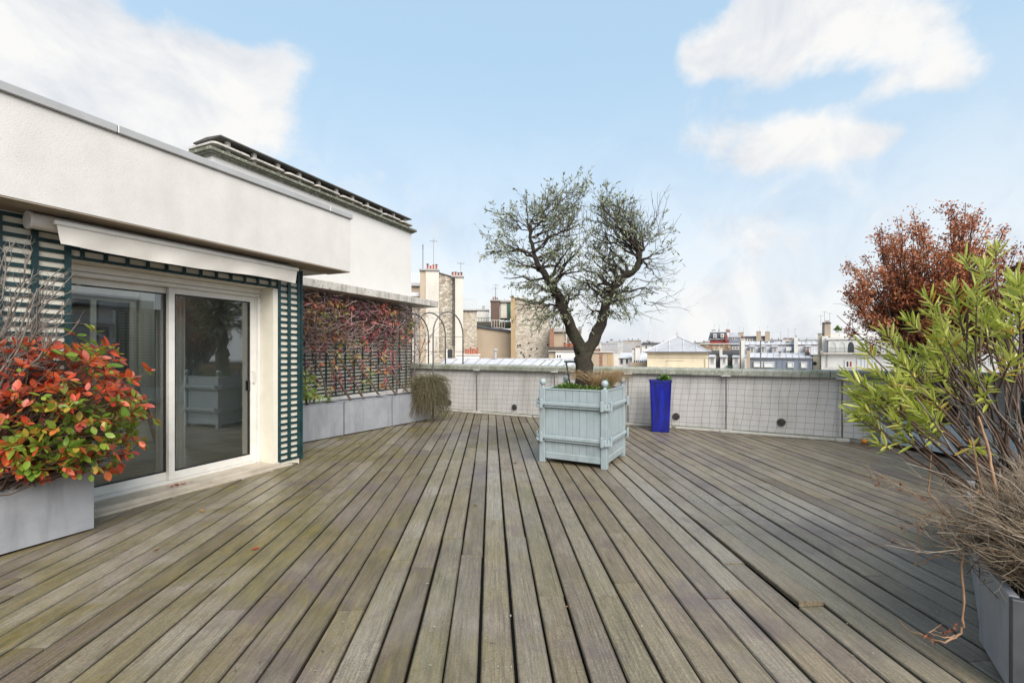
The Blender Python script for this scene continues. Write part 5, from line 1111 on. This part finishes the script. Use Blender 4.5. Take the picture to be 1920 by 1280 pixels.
# --- near zinc roof with skylights
h = Bd('zinc_roof_house', 22, 950, 'low zinc-roofed house with standing seams and a row of skylights')
lo, hi = ((800,1062), 702, 0), ((836,1098), 672.5, 4)
h.slope('roof', 'zinc_light', lo, hi, .1); h.box('wall', 'f_pale', 801, 1061, 705, None, .3, 3.4); h.box('ridge_cap', 'zinc', 836, 1098, 671.5, 674.5, 3.95, .3)
h.seams(lo, hi, 12, .03, 'zinc')
def on_slope(h, lo, hi, u, v, up=.0):
    (a0,a1), ya, da = lo; (b0,b1), yb, db = hi; P = Vector((h.x(a0+(a1-a0)*u,da), da, h.z(ya,da))); Q = Vector((h.x(b0+(b1-b0)*u,db), db, h.z(yb,db))); return P.lerp(Q, v)+Vector((0,0,up))
for k in range(5):
    u0, u1 = .68+.058*k+.008, .68+.058*(k+1)-.004
    if u1 > .985: break
    c = [on_slope(h, lo, hi, u, v, .06) for u, v in ((u0,.1),(u1,.1),(u1,.86),(u0,.86))]; c2 = [p+Vector((0,0,-.1)) for p in c]
    f = MB().add(c+c2, [(0,1,2,3),(7,6,5,4),(0,4,5,1),(1,5,6,2),(2,6,7,3),(3,7,4,0)]).build('skylight', M['alu_grey'], h.e)
    ce = sum(c, Vector())/4; g = [ce+(p-ce)*.84+Vector((0,0,.012)) for p in c]; MB().add(g+[p-Vector((0,0,.03)) for p in g], [(0,1,2,3),(7,6,5,4),(0,4,5,1),(1,5,6,2),(2,6,7,3),(3,7,4,0)]).build('pane', M['skylight'], f)
MB().lathe([(.08,0),(.08,.5),(.14,.5),(.14,.56),(.02,.62)], 10, tuple(on_slope(h, lo, hi, .36, .95))).build('roof_vent', M['f_grey'], h.e)
# --- tan wall with roof terrace
h = Bd('tan_terrace_house', 34, 925, 'tan rendered wall under a roof terrace with railings and a brick chimney')
h.poly('wall', 'f_tan', [(890,730),(962,730),(962,622),(890,612)], 0, 8); h.poly('coping', 'slate', [(889,612.5),(962,622.8),(962,619),(889,608.8)], -.15, .5)
h.rail(893, 922, 596, 612, .8, 6, 'f_green', .02); h.rail(922, 946, 600, 616, .8, 5, 'f_pale', .03); h.box('deck_edge', 'f_brown', 893, 960, 603, 611, 1.6, 4)
h.box('chimney', 'brick_dark', 920, 937, 564, 612, 2.5, 1.2); h.box('chimney_cap', 'f_grey', 919, 938, 561.5, 563.9, 2.4, 1.4); h.pots(923, 934, 556, 561.4, 3, 2.9, 'pot_brown', seed=5)
h.box('stair_head', 'f_pale', 938.5, 958, 566, 596, 3.2, 3); h.box('stair_roof', 'f_grey', 937.5, 959, 562.5, 565.8, 3.0, 3.4); h.box('green_door', 'f_green', 951, 957.5, 568, 594, 3.1, .09)
h.box('white_hut', 'f_white', 893, 916, 582, 606, 5, 2); h.box('hut_roof', 'zinc', 892, 917, 579.5, 581.9, 4.9, 2.3); h.box('flue', 'f_grey', 904, 909, 573, 579.4, 5.5, .4)
g = MB()
for s_ in (-1, 1):
    g.tube([(h.x(952+s_*2.2,.6), .6, h.z(614)), (h.x(955.5+s_*.7,.8), .8, h.z(584))], .03, 4)
for k in range(7): g.tube([(h.x(950.6+k*.6,.6), .65, h.z(612-k*4)), (h.x(954.8+k*.22,.6), .65, h.z(612-k*4))], .022, 4)
g.build('green_ladder', M['f_green'], h.e); h.rail(898, 958, 575, 596, 6.9, 12, 'alu_grey', .012)
MB().tube([(h.x(946,5), 5, h.z(566)), (h.x(946,5), 5, h.z(545))], .02, 4).build('aerial_mast', M['steel'], h.e)
# --- second stone gable
h = Bd('stone_party_wall', 32.5, 994, 'broad pale stone party wall behind the olive tree')
h.poly('wall', 'rubble', [(966,720),(1031,720),(1031,574),(1012,566),(966,557)], 0, 6); h.box('flank', 'f_ochre', 958, 965.8, 556, None, -.12, 1.2); h.poly('wall_cap', 'f_pale', [(957,556),(1012,565.6),(1031,573.6),(1031,572),(1012,563.5),(957,553.5)], -.2, 1.2)
for x in (958.5, 967, 979): MB().tube([(h.x(x), .4, h.z(556)), (h.x(x), .4, h.z(541))], .015, 4).build('aerial_mast', M['steel'], h.e)
rg = random.Random(8)
for k in range(11): X, Z = h.x(rg.uniform(970,1027)), h.z(rg.uniform(640,670)); box('putlog_hole', M['f_dark'], h.e, X-.05, X+.05, -.012, .02, Z-.07, Z+.07)
# --- house with white attic right of it
h = Bd('attic_house', 28, 1062, 'house with brick piers, air-conditioning units and a white attic behind the olive trunk')
h.box('back_wall', 'f_tan', 1030, 1090, 622, None, 3, 4); h.box('roof_edge', 'f_grey', 1029, 1091, 615, 621.8, 2.8, 4.4); h.box('brick_pier', 'brick', 1030.5, 1038.5, 615.8, 652, 2.4, .38); h.box('brick_pier', 'brick', 1069, 1078, 625, 652, 2.4, .38)
for x in (1034.5, 1040.5):
    u_ = h.box('air_conditioner', 'f_white', x, x+5.6, 603.2, 614.8, 3.4, .4)
    for y in (606, 611.6): MB().tube([(h.x(x+3.2,3.4), 3.37, h.z(y,3.4)), (h.x(x+3.2,3.4), 3.399, h.z(y,3.4))], .065, 12).build('fan_grille', M['f_grey'], u_)
h.box('terrace', 'f_brown', 1029, 1092, 650, 657.5, .6, 2.3); h.box('attic', 'f_white', 1041.5, 1095, 658.6, None, .2, 3.4); h.box('side_wall', 'f_tan', 1029, 1041.4, 658.8, None, .3, 3.2); h.box('attic_cap', 'f_pale', 1028, 1096, 657, 658.4, .1, 3.6); h.window(1041.5, 1054, 663, 673, .2, 1)
h.pots(1056, 1076, 641, 655.5, 4, 1.0, seed=6); MB().tube([(h.x(1062,2.9), 2.92, h.z(623)), (h.x(1062,2.9), 2.92, h.z(650))], .05, 6).build('drain_pipe', M['f_white'], h.e)
# --- tan building with quoins
h = Bd('quoined_house', 36, 1130, 'flat-topped tan building with rough brick quoins right of the olive trunk')
h.box('wall', 'f_tan', 1104, 1150, 661, None, 0, 6); h.box('cap', 'f_pale', 1103, 1151, 659, 660.8, -.12, 6.2)
for k in range(9): h.box('quoin', 'brick', 1124+(k%2)*1.2, 1130-(k%2)*.6, 662+k*3.4, 664.9+k*3.4, -.05, .045)
h.box('stain_panel', 'f_ochre', 1139, 1147, 664, None, -.03, .025); h.box('side_block', 'f_pale', 1150.2, 1160, 664, None, .6, 5); h.pots(1112, 1126, 652, 658.9, 5, 2, 'pot_brown', seed=7)
# --- small white zinc house in front of the distance
h = Bd('white_zinc_house', 48, 1186, 'small white house with zinc roofs and grey chimneys left of the cream pavilion')
h.slope('roof', 'zinc_light', ((1159,1200),670,0), ((1164,1196),661,3)); h.box('wall', 'f_white', 1160, 1200, 670.5, None, .2, 4); h.window(1162,1169,671.5,683,.2,0,'f_grey'); h.window(1172,1179,671.5,683,.2,0); h.box('chimney', 'f_white', 1185, 1191, 656, 690, -.6, .5); h.box('chimney', 'f_white', 1191.2, 1200, 652, 690, -.8, .5); h.pots(1185,1191,652,656,2,-.4,'pot_brown',seed=8); h.pots(1192,1200,648,652,3,-.6,'pot_brown',seed=9)
h.slope('side_roof', 'zinc_light', ((1196,1216),680,-1.5), ((1202,1214),661,1)); h.box('gutter_block', 'f_tan', 1181, 1216, 679, None, -1.6, .8); h.pots(1188,1213,675,679,7,-1.3,'f_dark',False,seed=10)
h = Bd('grey_gable_house', 75, 1190, 'grey-tan gabled block on the skyline left of the cream pavilion')
h.poly('wall', 'f_grey', [(1168,700),(1203,700),(1203,641),(1186,641),(1168,648)], 0, 8); h.box('white_block', 'f_white', 1203.2, 1238, 645, None, 1, 8); h.box('roof', 'slate', 1202, 1240, 643, 644.8, .6, 9); h.window(1210,1213.5,648,653,1,0,'f_grey',fw=.1); h.window(1222,1225.5,648,653,1,0,'f_grey',fw=.1); h.box('chimney', 'f_brown', 1216, 1219, 639.5, 642.8, 3, 1)
# --- cream pavilion with pyramid roof
h = Bd('cream_pavilion', 40, 1270, 'cream pavilion with a grey zinc pyramid roof and finial')
h.box('wall', 'f_cream', 1213.5, 1327.5, 662.6, None, 0, 5.4); h.box('cornice', 'f_cream', 1210, 1331, 660, 662.4, -.2, 5.8, .03); h.box('string_course', 'f_cream', 1213, 1328, 669.5, 670.6, -.06, .055)
MB().box(h.x(1250),h.x(1282),-.03,-.002,0,h.z(676)).build('blind_panel', M['f_cream'], h.e)
MB().box(h.x(1249),h.x(1283),-.075,-.004,h.z(676)+.005,h.z(675)).build('panel_hood', M['f_cream'], h.e)
x0, x1 = h.x(1206.5), h.x(1332.5); ze = h.z(659.8); ap = Vector((h.x(1270), 2.7, h.z(631,2.7))); ya, yb = -.35, 5.75
cor = [Vector((x0,ya,ze)), Vector((x1,ya,ze)), Vector((x1,yb,ze)), Vector((x0,yb,ze))]
MB().add(cor+[ap], [(3,2,1,0),(0,1,4),(1,2,4),(2,3,4),(3,0,4)]).build('roof', M['zinc'], h.e)
h.box('gutter', 'slate', 1205.5, 1333.5, 659.2, 660.4, -.42, .12)
for k in range(4): MB().tube([cor[k]+Vector((0,0,.03)), ap+Vector((0,0,.03))], .06, 5).build('hip', M['zinc_light'], h.e)
for u, v in ((.20,.30),(.39,.75),(.61,.75),(.80,.30)):
    a = cor[0].lerp(cor[1], u); vv = 1-abs(u-.5)*2; b_ = a.lerp(ap+(a-cor[0].lerp(cor[1],.5))*(1-.0), vv); b_ = Vector((a.x, ya+(ap.y-ya)*vv, ze+(ap.z-ze)*vv)); MB().tube([a+Vector((0,0,.03)), b_+Vector((0,0,.02))], .045, 5).build('roof_seam', M['zinc_light'], h.e)
MB().lathe([(.10,0),(.06,.12),(.03,.2),(.09,.30),(.03,.38),(.012,.55)], 10, tuple(ap)).build('finial', M['zinc'], h.e, smooth=True)
MB().tube([(h.x(1323),-.06,h.z(672)),(h.x(1323),-.06,0)], .05, 6).build('drain_pipe', M['f_cream'], h.e)
# --- slate mansard with three white dormers
h = Bd('dormer_house', 56, 1360, 'brown slate mansard with three white dormer windows')
h.slope('mansard', 'slate_brown', ((1328,1391),692,-1.2), ((1329,1390),664,.6), .2); h.slope('upper_roof', 'slate_brown', ((1328,1391),664,.6), ((1330,1389),657,3), .2); h.box('wall', 'f_pale', 1328, 1391, 692, None, -1.1, 5); h.box('gable', 'f_pale', 1349, 1354.5, 654, 667, .3, .5)
for x in (1328.5, 1350.5, 1373.5):
    dz = h.box('dormer', 'f_white', x, x+13.5, 667.5, 692, -1.5, 2.4); h.slope('dormer_roof', 'zinc_light', ((x-1,x+14.5),668,-1.8), ((x+1.5,x+12),665,.4), .08)
    h.window(x+4.2, x+10.6, 670.5, 682, -1.5, 1, fw=.09)
h.box('green_board', 'f_green', 1361, 1375, 685.5, 687.5, -1.75, .15)
h = Bd('stone_terrace_wall', 64, 1342, 'low wall of mixed brown and orange rubble on the roofs')
h.box('wall', 'rubble_mixed', 1313.5, 1371, 645.5, None, 0, 1.5); h.box('cap', 'f_pale', 1312.5, 1372, 643.6, 645.4, -.15, 1.8); h.box('glazed_lean_to', 'zinc_blue', 1371.5, 1386, 646, None, .3, 3); h.window(1372,1385.5,650,655,.3,1,'f_pale'); h.box('lean_to_roof', 'zinc_light', 1370.5, 1387, 643.8, 645.9, .1, 3.4)
h = Bd('red_mansard_house', 95, 1350, 'red-walled house with a dark slate mansard and dormers on the skyline')
h.slope('mansard', 'slate', ((1328,1366),636,-1), ((1331.5,1362),623.5,1), .2); h.box('flat_roof', 'zinc', 1331, 1363, 622, 623.4, .8, 6); h.box('wall', 'f_red', 1331, 1366, 636.5, None, -.8, 7); h.box('band', 'f_pale', 1330, 1367, 635, 636.4, -1.0, .4); 
for x in (1337, 1351): h.box('dormer', 'f_white', x, x+6.5, 625.5, 633, -1.3, 2); h.window(x+.8, x+5.7, 626.5, 632, -1.3, 1, 'f_pale', fw=.12)
h.box('chimney', 'f_white', 1334, 1342, 620, 622.2, 2, 1); h.pots(1334,1342,617.5,620,4,2.3,'f_dark',False,seed=11); h.box('chimney', 'brick', 1361, 1369, 620, 623, 2, 1.2); h.pots(1361,1369,617,620,4,2.3,'pot_brown',False,seed=12); h.box('chimney', 'f_red', 1360, 1363.5, 627, 640, -1.4, .8)
h.box('blue_wing', 'zinc_blue', 1366.4, 1388, 631, None, .5, 6); h.slope('wing_roof', 'zinc', ((1366,1389),631,.4), ((1368,1378),624,3), .2); h.window(1373,1377,631.5,637.5,.5,0,'f_white',fw=.12); h.window(1378,1382,631.5,637.5,.5,0,'f_white',fw=.12)
MB().tube([(h.x(1348),3,h.z(622)),(h.x(1348),3,h.z(615.5))], .08, 5).build('aerial_mast', M['f_dark'], h.e)
# --- white tall chimney
h = Bd('white_chimney', 54, 1393, 'tall slim white chimney with red pots between the mansards', 'chimney')
h.box('shaft', 'f_white', 1389.5, 1396, 636, None, 0, 1.4); h.box('cap', 'f_pale', 1388.8, 1396.7, 634.5, 635.9, -.1, 1.6); h.pots(1389,1396.5,629.5,634.4,4,.5,'pot_brown',False,seed=13); h.box('flank', 'f_tan', 1386.5, 1389.4, 640, None, .2, 1)
# --- chimney row behind
h = Bd('chimney_terrace', 110, 1420, 'far row of apartment roofs with brick chimneys and small windows')
h.box('wall', 'f_white', 1396, 1440, 633, None, 0, 8); h.box('roof', 'slate', 1395, 1441, 630, 632.8, -.3, 9)
for k in range(9): h.window(1398+k*4.6, 1400.6+k*4.6, 634, 638.5, 0, 0, 'f_pale', fw=.12)
for x, y, w_ in ((1383,625,6),(1389,624,5),(1418,623,9),(1434.5,624,9)):
    h.box('chimney', 'f_tan', x, x+w_, y, 640, -1, 1.2); h.pots(x, x+w_, y-2.6, y, 4, -.5, 'pot_brown', False, seed=x)
# --- long zinc mansard with dormers
h = Bd('zinc_mansard', 72, 1465, 'long pale zinc mansard with four dormer windows and low chimneys')
h.slope('mansard', 'zinc', ((1395,1534),668,-.8), ((1397,1533),646,.6), .2); h.slope('upper_roof', 'zinc_light', ((1396,1534),646,.6), ((1400,1530),639.5,4), .15); h.box('wall', 'f_pale', 1396, 1534, 668, None, -.7, 6); h.box('ledge', 'f_grey', 1395.5, 1534.5, 645.6, 646.6, .3, .4)
h.seams(((1396,1534),646,.6), ((1400,1530),639.5,4), 14, .04, 'zinc'); h.seams(((1395,1534),668,-.8), ((1397,1533),646,.6), 20, .035, 'zinc_light')
for x in (1407, 1427.5, 1449.5, 1512): h.box('dormer', 'zinc', x-2.5, x+8.5, 648.5, 664, -1.1, 2); h.slope('dormer_roof', 'zinc_light', ((x-3.5,x+9.5),648.8,-1.3), ((x-2,x+8),647,.8), .1); h.window(x, x+6, 650, 661, -1.1, 1, fw=.1)
h.box('roof_hatch', 'f_white', 1474, 1484, 650, 657, -.9, .8); h.window(1473.5,1481,657,661,-.9,0,'f_grey'); h.box('fire_wall', 'f_white', 1489, 1496, 633, 668, -1.2, 5); h.box('chimney', 'f_grey', 1490.5, 1494.5, 628.5, 632.8, 0, 1); h.box('chimney', 'f_pale', 1467, 1489, 637, 642, 3, 1); h.pots(1468,1488,632.5,636.9,9,3.4,'pot_brown',False,seed=14)
for x in (1433, 1444, 1473): h.box('roof_light', 'f_dark', x, x+7, 640.4, 642, 2.6, .3)
h.rail(1500, 1533, 634, 642, 3, 8, 'alu_grey', .02)
# --- blue zinc attic in front
h = Bd('blue_zinc_attic', 50, 1462, 'blue-grey zinc attic with square windows and a pale seamed roof')
h.box('wall', 'zinc_blue', 1402, 1523, 671, None, 0, 4.5); lo, hi = ((1401,1524),670.6,-.15), ((1407,1518),661.5,3.2); h.slope('roof', 'zinc_light', lo, hi, .1); h.seams(lo, hi, 10, .03, 'zinc'); h.box('eave', 'slate', 1401, 1524, 670.4, 671.4, -.2, .15)
for k in range(12): X = h.x(1405+k*10.4); box('wall_seam', M['zinc_blue'], h.e, X-.02, X+.02, -.04, -.002, 0, h.z(671.6))
for (a, b_, p) in ((1413,1431,'skylight'),(1432.5,1452,'skylight'),(1476.5,1488.5,'skylight'),(1501.5,1513.5,'skylight')): h.window(a, b_, 678, 689, -.05, 0, 'f_pale', p, .08, .09)
h.box('roof_vent', 'f_grey', 1460, 1464.5, 660, 668, 1.0, .4, .02); h.box('vent_cap', 'f_dark', 1459, 1465.5, 658.5, 659.9, .9, .6); h.box('chimney', 'f_tan', 1400, 1406, 657, None, -.5, .45); h.pots(1400,1406,652.5,656.9,2,-.3,'pot_brown',seed=15); h.box('chimney', 'f_brown', 1510, 1518, 660, 668, 1.4, .6); h.pots(1510,1517,655,659.9,2,1.6,'terracotta',seed=16)
h.box('annex', 'f_cream', 1524.5, 1537, 665.5, None, .6, 3); h.box('annex_cap', 'f_grey', 1521, 1538, 664.4, 665.4, .4, 3.3); MB().tube([(h.x(1527.6,.6), .56, h.z(680.5,.6)), (h.x(1527.6,.6), .598, h.z(680.5,.6))], .2, 16).build('round_vent', M['f_dark'], h.e)
# street-lamp like mast
h = Bd('roof_mast', 44, 1426, 'thin grey mast standing before the blue zinc attic', 'mast'); MB().tube([(0,0,0),(0,0,h.z(636))], .05, 6).build('mast', M['steel'], h.e); h.box('mast_head', 'f_grey', 1424, 1428, 635, 637.5, -.08, .16)
# --- white modern building with arched veranda
h = Bd('white_veranda_building', 46, 1600, 'white modern building with an arched glazed veranda and balcony rails')
h.box('wall', 'f_white', 1540, 1700, 663, None, 0, 8); h.box('upper_wall', 'f_white', 1541, 1552, 629, 662.8, .8, 7); h.poly('upper_roof', 'f_white', [(1540,629.5),(1552,633),(1552,628),(1560,624.5),(1620,622.5),(1640,627),(1700,634),(1700,636),(1540,636)], 2.0, 5)
h.box('veranda_back', 'f_pale', 1552, 1700, 637, 662.8, 2.4, 4); h.box('veranda_roof', 'f_white', 1549, 1700, 632, 636.5, -.1, 2.6); h.box('balcony_floor', 'f_pale', 1543, 1700, 661, 663.4, -.5, 1.1)
X = 1553
for k in range(7):
    a, b_ = X+k*17, X+k*17+16.9; g = MB(); n = 10; z1, z0 = h.z(637.8), h.z(661); xa, xb = h.x(a), h.x(b_); cw = .10
    pts = [(xa,z0),(xa,z1),(xb,z1),(xb,z0),(xb-cw,z0)]+[((xa+xb)/2+((xb-xa)/2-cw)*math.cos(R(q)), z1-.75+.6*math.sin(R(q))) for q in range(0,181,18)]+[(xa+cw,z0)]
    # frame with an arched opening, split in two strips so that every face stays simple
    V = []; F = []
    inner = [(xb-cw,z0)]+[((xa+xb)/2+((xb-xa)/2-cw)*math.cos(R(q)), z1-.75+.6*math.sin(R(q))) for q in range(0,181,18)]+[(xa+cw,z0)]
    outer = [(xb,z0)]+[((xa+xb)/2+(xb-xa)/2*math.cos(R(q)) if 20 < q < 160 else (xb if q < 90 else xa), z1) for q in range(0,181,18)]+[(xa,z0)]
    for (p, q) in zip(inner, outer): V += [(p[0],.0,p[1]),(q[0],.0,q[1]),(p[0],.08,p[1]),(q[0],.08,q[1])]
    for i in range(len(inner)-1): s_ = i*4; F += [(s_,s_+4,s_+5,s_+1),(s_+2,s_+3,s_+7,s_+6),(s_,s_+2,s_+6,s_+4),(s_+1,s_+5,s_+7,s_+3)]
    w_ = g.add(V, F).build('arched_window', M['f_white'], h.e); box('pane', M['blind' if k != 2 else 'pane_dark'], w_, xa+cw*.5, xb-cw*.5, .03, .05, z0, z1-.1)
h.rail(1553, 1672, 652, 661, -.45, 60, 'black_iron', .012)
h.box('chimney', 'f_tan', 1546, 1557, 604.5, 630, 1.5, 1.0); h.box('chimney', 'f_grey', 1541.3, 1545.8, 606, 630, 1.9, .8); h.box('chimney_cap', 'f_brown', 1545, 1558, 603, 604.4, 1.4, 1.2); h.box('cowl', 'f_grey', 1547, 1555, 598.5, 602.9, 1.6, .6, .03); h.box('cowl', 'f_brown', 1541.5, 1545.5, 602.5, 605.9, 2.0, .5)
h.box('stone_flank', 'rubble', 1533.5, 1540.8, 625, None, 1.2, 3); h.box('flank_cap', 'f_grey', 1532.5, 1541, 623, 624.9, 1.1, 3.3)
h.window(1584, 1600, 675, 690, 0, 1, 'f_white', 'pane_dark', .08, .14); h.box('red_curtain', 'f_red', 1593, 1598.5, 676.5, 689, -.075, .02); h.box('shutter', 'f_grey', 1549, 1551.5, 666, 688, -.06, .05); h.window(1607, 1625, 669, 692, 0, 1, 'f_white', 'skylight', .08, .12); h.window(1628, 1646, 669, 692, 0, 1, 'f_white', 'skylight', .08, .12); h.rail(1545, 1680, 689.5, 696, -.9, 60, 'steel', .012); h.box('lower_balcony', 'f_pale', 1543, 1690, 696, 699, -1.0, 1.0); h.box('corner_pot', 'f_tan', 1538.5, 1543, 657, 664, -.3, .5)
herb('roof_shrub', at(1571, 623, 49.5), 60, .35, .75, M['greenleaf'], 'small round green shrub on the white building\'s roof', 'shrub', 88, (.12,.22), .5)
# --- far skyline
rg = random.Random(17)
FAR = ['distant grey block just right of the olive trunk', 'small distant pale block beside the hazy tower', 'distant tan block behind the grey gable', 'distant grey block between the gable and the pavilion roof', 'distant pale block at the left eave of the pavilion', 'distant white block behind the pavilion finial', 'distant grey block behind the right slope of the pavilion', 'distant pale block left of the red mansard',
       'distant grey block behind the zinc mansard\'s low chimneys', 'distant tan block behind the clay pots of the zinc mansard', 'distant pale block left of the veranda building\'s chimney', 'distant pale block behind the olive\'s forked trunk', 'distant grey block left of the olive\'s fork', 'distant pale block behind the arched veranda', 'distant white block behind the copper-leaved tree', 'distant wide pale block behind the oleander', 'distant wide grey block behind the stone party wall']
for k, (x, w_, y, d, m) in enumerate(((1128,30,642,210,'f_grey'),(1150,18,639,260,'f_pale'),(1168,34,637,230,'f_tan'),(1205,22,640,300,'f_grey'),(1228,40,641,240,'f_pale'),(1262,38,643,260,'f_white'),(1300,26,641,220,'f_grey'),(1322,20,639,180,'f_pale'),(1438,40,636,190,'f_grey'),(1478,30,637,230,'f_tan'),(1508,36,636,200,'f_pale'),(1090,40,640,240,'f_pale'),(1050,40,641,260,'f_grey'),(1645,70,640,150,'f_pale'),(1715,80,642,160,'f_white'),(1800,120,640,170,'f_pale'),(940,110,640,220,'f_grey'))):
    h = Bd('far_block', d, x+w_/2, FAR[k], 'building', 'far apartment blocks'); h.box('wall', m, x, x+w_, y+1.5, None, 0, 12); h.box('roof', 'zinc', x-.4, x+w_+.4, y, y+1.4, -.4, 12.8)
    for j in range(rg.randint(1,3)): a = x+rg.uniform(1,w_-4); h.box('chimney', 'f_brown', a, a+2, y-2.2, y-.1, 3, 1.5)
    for j in range(int(w_/5)): h.window(x+2+j*5, x+3.8+j*5, y+4, y+7, 0, 0, 'f_pale', fw=.15)
h = Bd('tower_block', 420, 1146, 'hazy grey tower block on the far skyline'); h.box('wall', 'f_grey', 1142, 1151, 638, None, 0, 6); h.box('top', 'slate', 1144, 1149, 635.5, 637.9, .5, 4)
h = Bd('right_apartments', 60, 1830, 'pale apartment block glimpsed through the oleander'); h.box('wall', 'f_white', 1650, 2100, 655, None, 0, 10); h.box('roof', 'zinc', 1648, 2102, 645, 654.9, .5, 10)
for k in range(14): h.window(1662+k*24, 1672+k*24, 664, 685, 0, 1)
# --- extra aerials and chimneys on the roofs
rg = random.Random(23)
for o_ in [o for o in C.objects if o.parent is None and o.name.split('.')[0] in ('zinc_mansard', 'chimney_terrace', 'dormer_house', 'white_veranda_building', 'grey_gable_house', 'quoined_house', 'red_mansard_house', 'blue_zinc_attic', 'tan_terrace_house', 'stone_gable_house')]:
    ch = [c for c in o_.children if c.name.split('.')[0] in ('chimney', 'stack_cap', 'upper_roof', 'flat_roof', 'cap', 'chimney_cap')]
    for c in ch[:4]:
        bb = [Vector(v) for v in c.bound_box]; top = max(v.z for v in bb); xm = sum(v.x for v in bb)/8+rg.uniform(-.3,.3); ym = sum(v.y for v in bb)/8; hgt = rg.uniform(.9,2.2)
        g = MB().tube([(xm,ym,top-.05),(xm,ym,top+hgt)], .018, 4).tube([(xm-.25,ym,top+hgt*.93),(xm+.25,ym,top+hgt*.93)], .012, 4)
        for k in range(4): g.tube([(xm-.22+.14*k,ym-.2,top+hgt*.93),(xm-.22+.14*k,ym+.2,top+hgt*.93)], .01, 4)
        g.build('aerial', M['steel'], o_)
# --- steam drifting between the roofs
def steam():
    m = bpy.data.materials.new('steam'); m.use_nodes = True; t = m.node_tree; t.nodes.clear(); o = N(t, 'ShaderNodeOutputMaterial'); v = N(t, 'ShaderNodeVolumePrincipled', ins={'Color': (.95,.95,.97,1)}); tc = N(t, 'ShaderNodeTexCoord')
    n = noise(t, tc.outputs['Object'], .9, 4, .6, .4); ln = N(t, 'ShaderNodeVectorMath', operation='LENGTH'); t.links.new(tc.outputs['Object'], ln.inputs[0])
    f = math_n(t, 'MULTIPLY', mrange(t, ln.outputs['Value'], .2, 1., 1., 0.), mrange(t, n, .38, .7)); t.links.new(math_n(t, 'MULTIPLY', f, 1.3), v.inputs['Density']); t.links.new(v.outputs[0], o.inputs['Volume'])
    me = MB().lathe([(.05,-1),(.6,-.8),(.95,-.3),(1,0),(.95,.3),(.6,.8),(.05,1)], 16).mesh('steam'); me.materials.append(m)
    ob = put('steam', me, None, at(1158,648,42.5), (0,0,0), (2.0,1.2,1.0)); tag(ob, 'white steam drifting over the roofs right of the olive trunk', 'steam', kind='stuff')
steam()
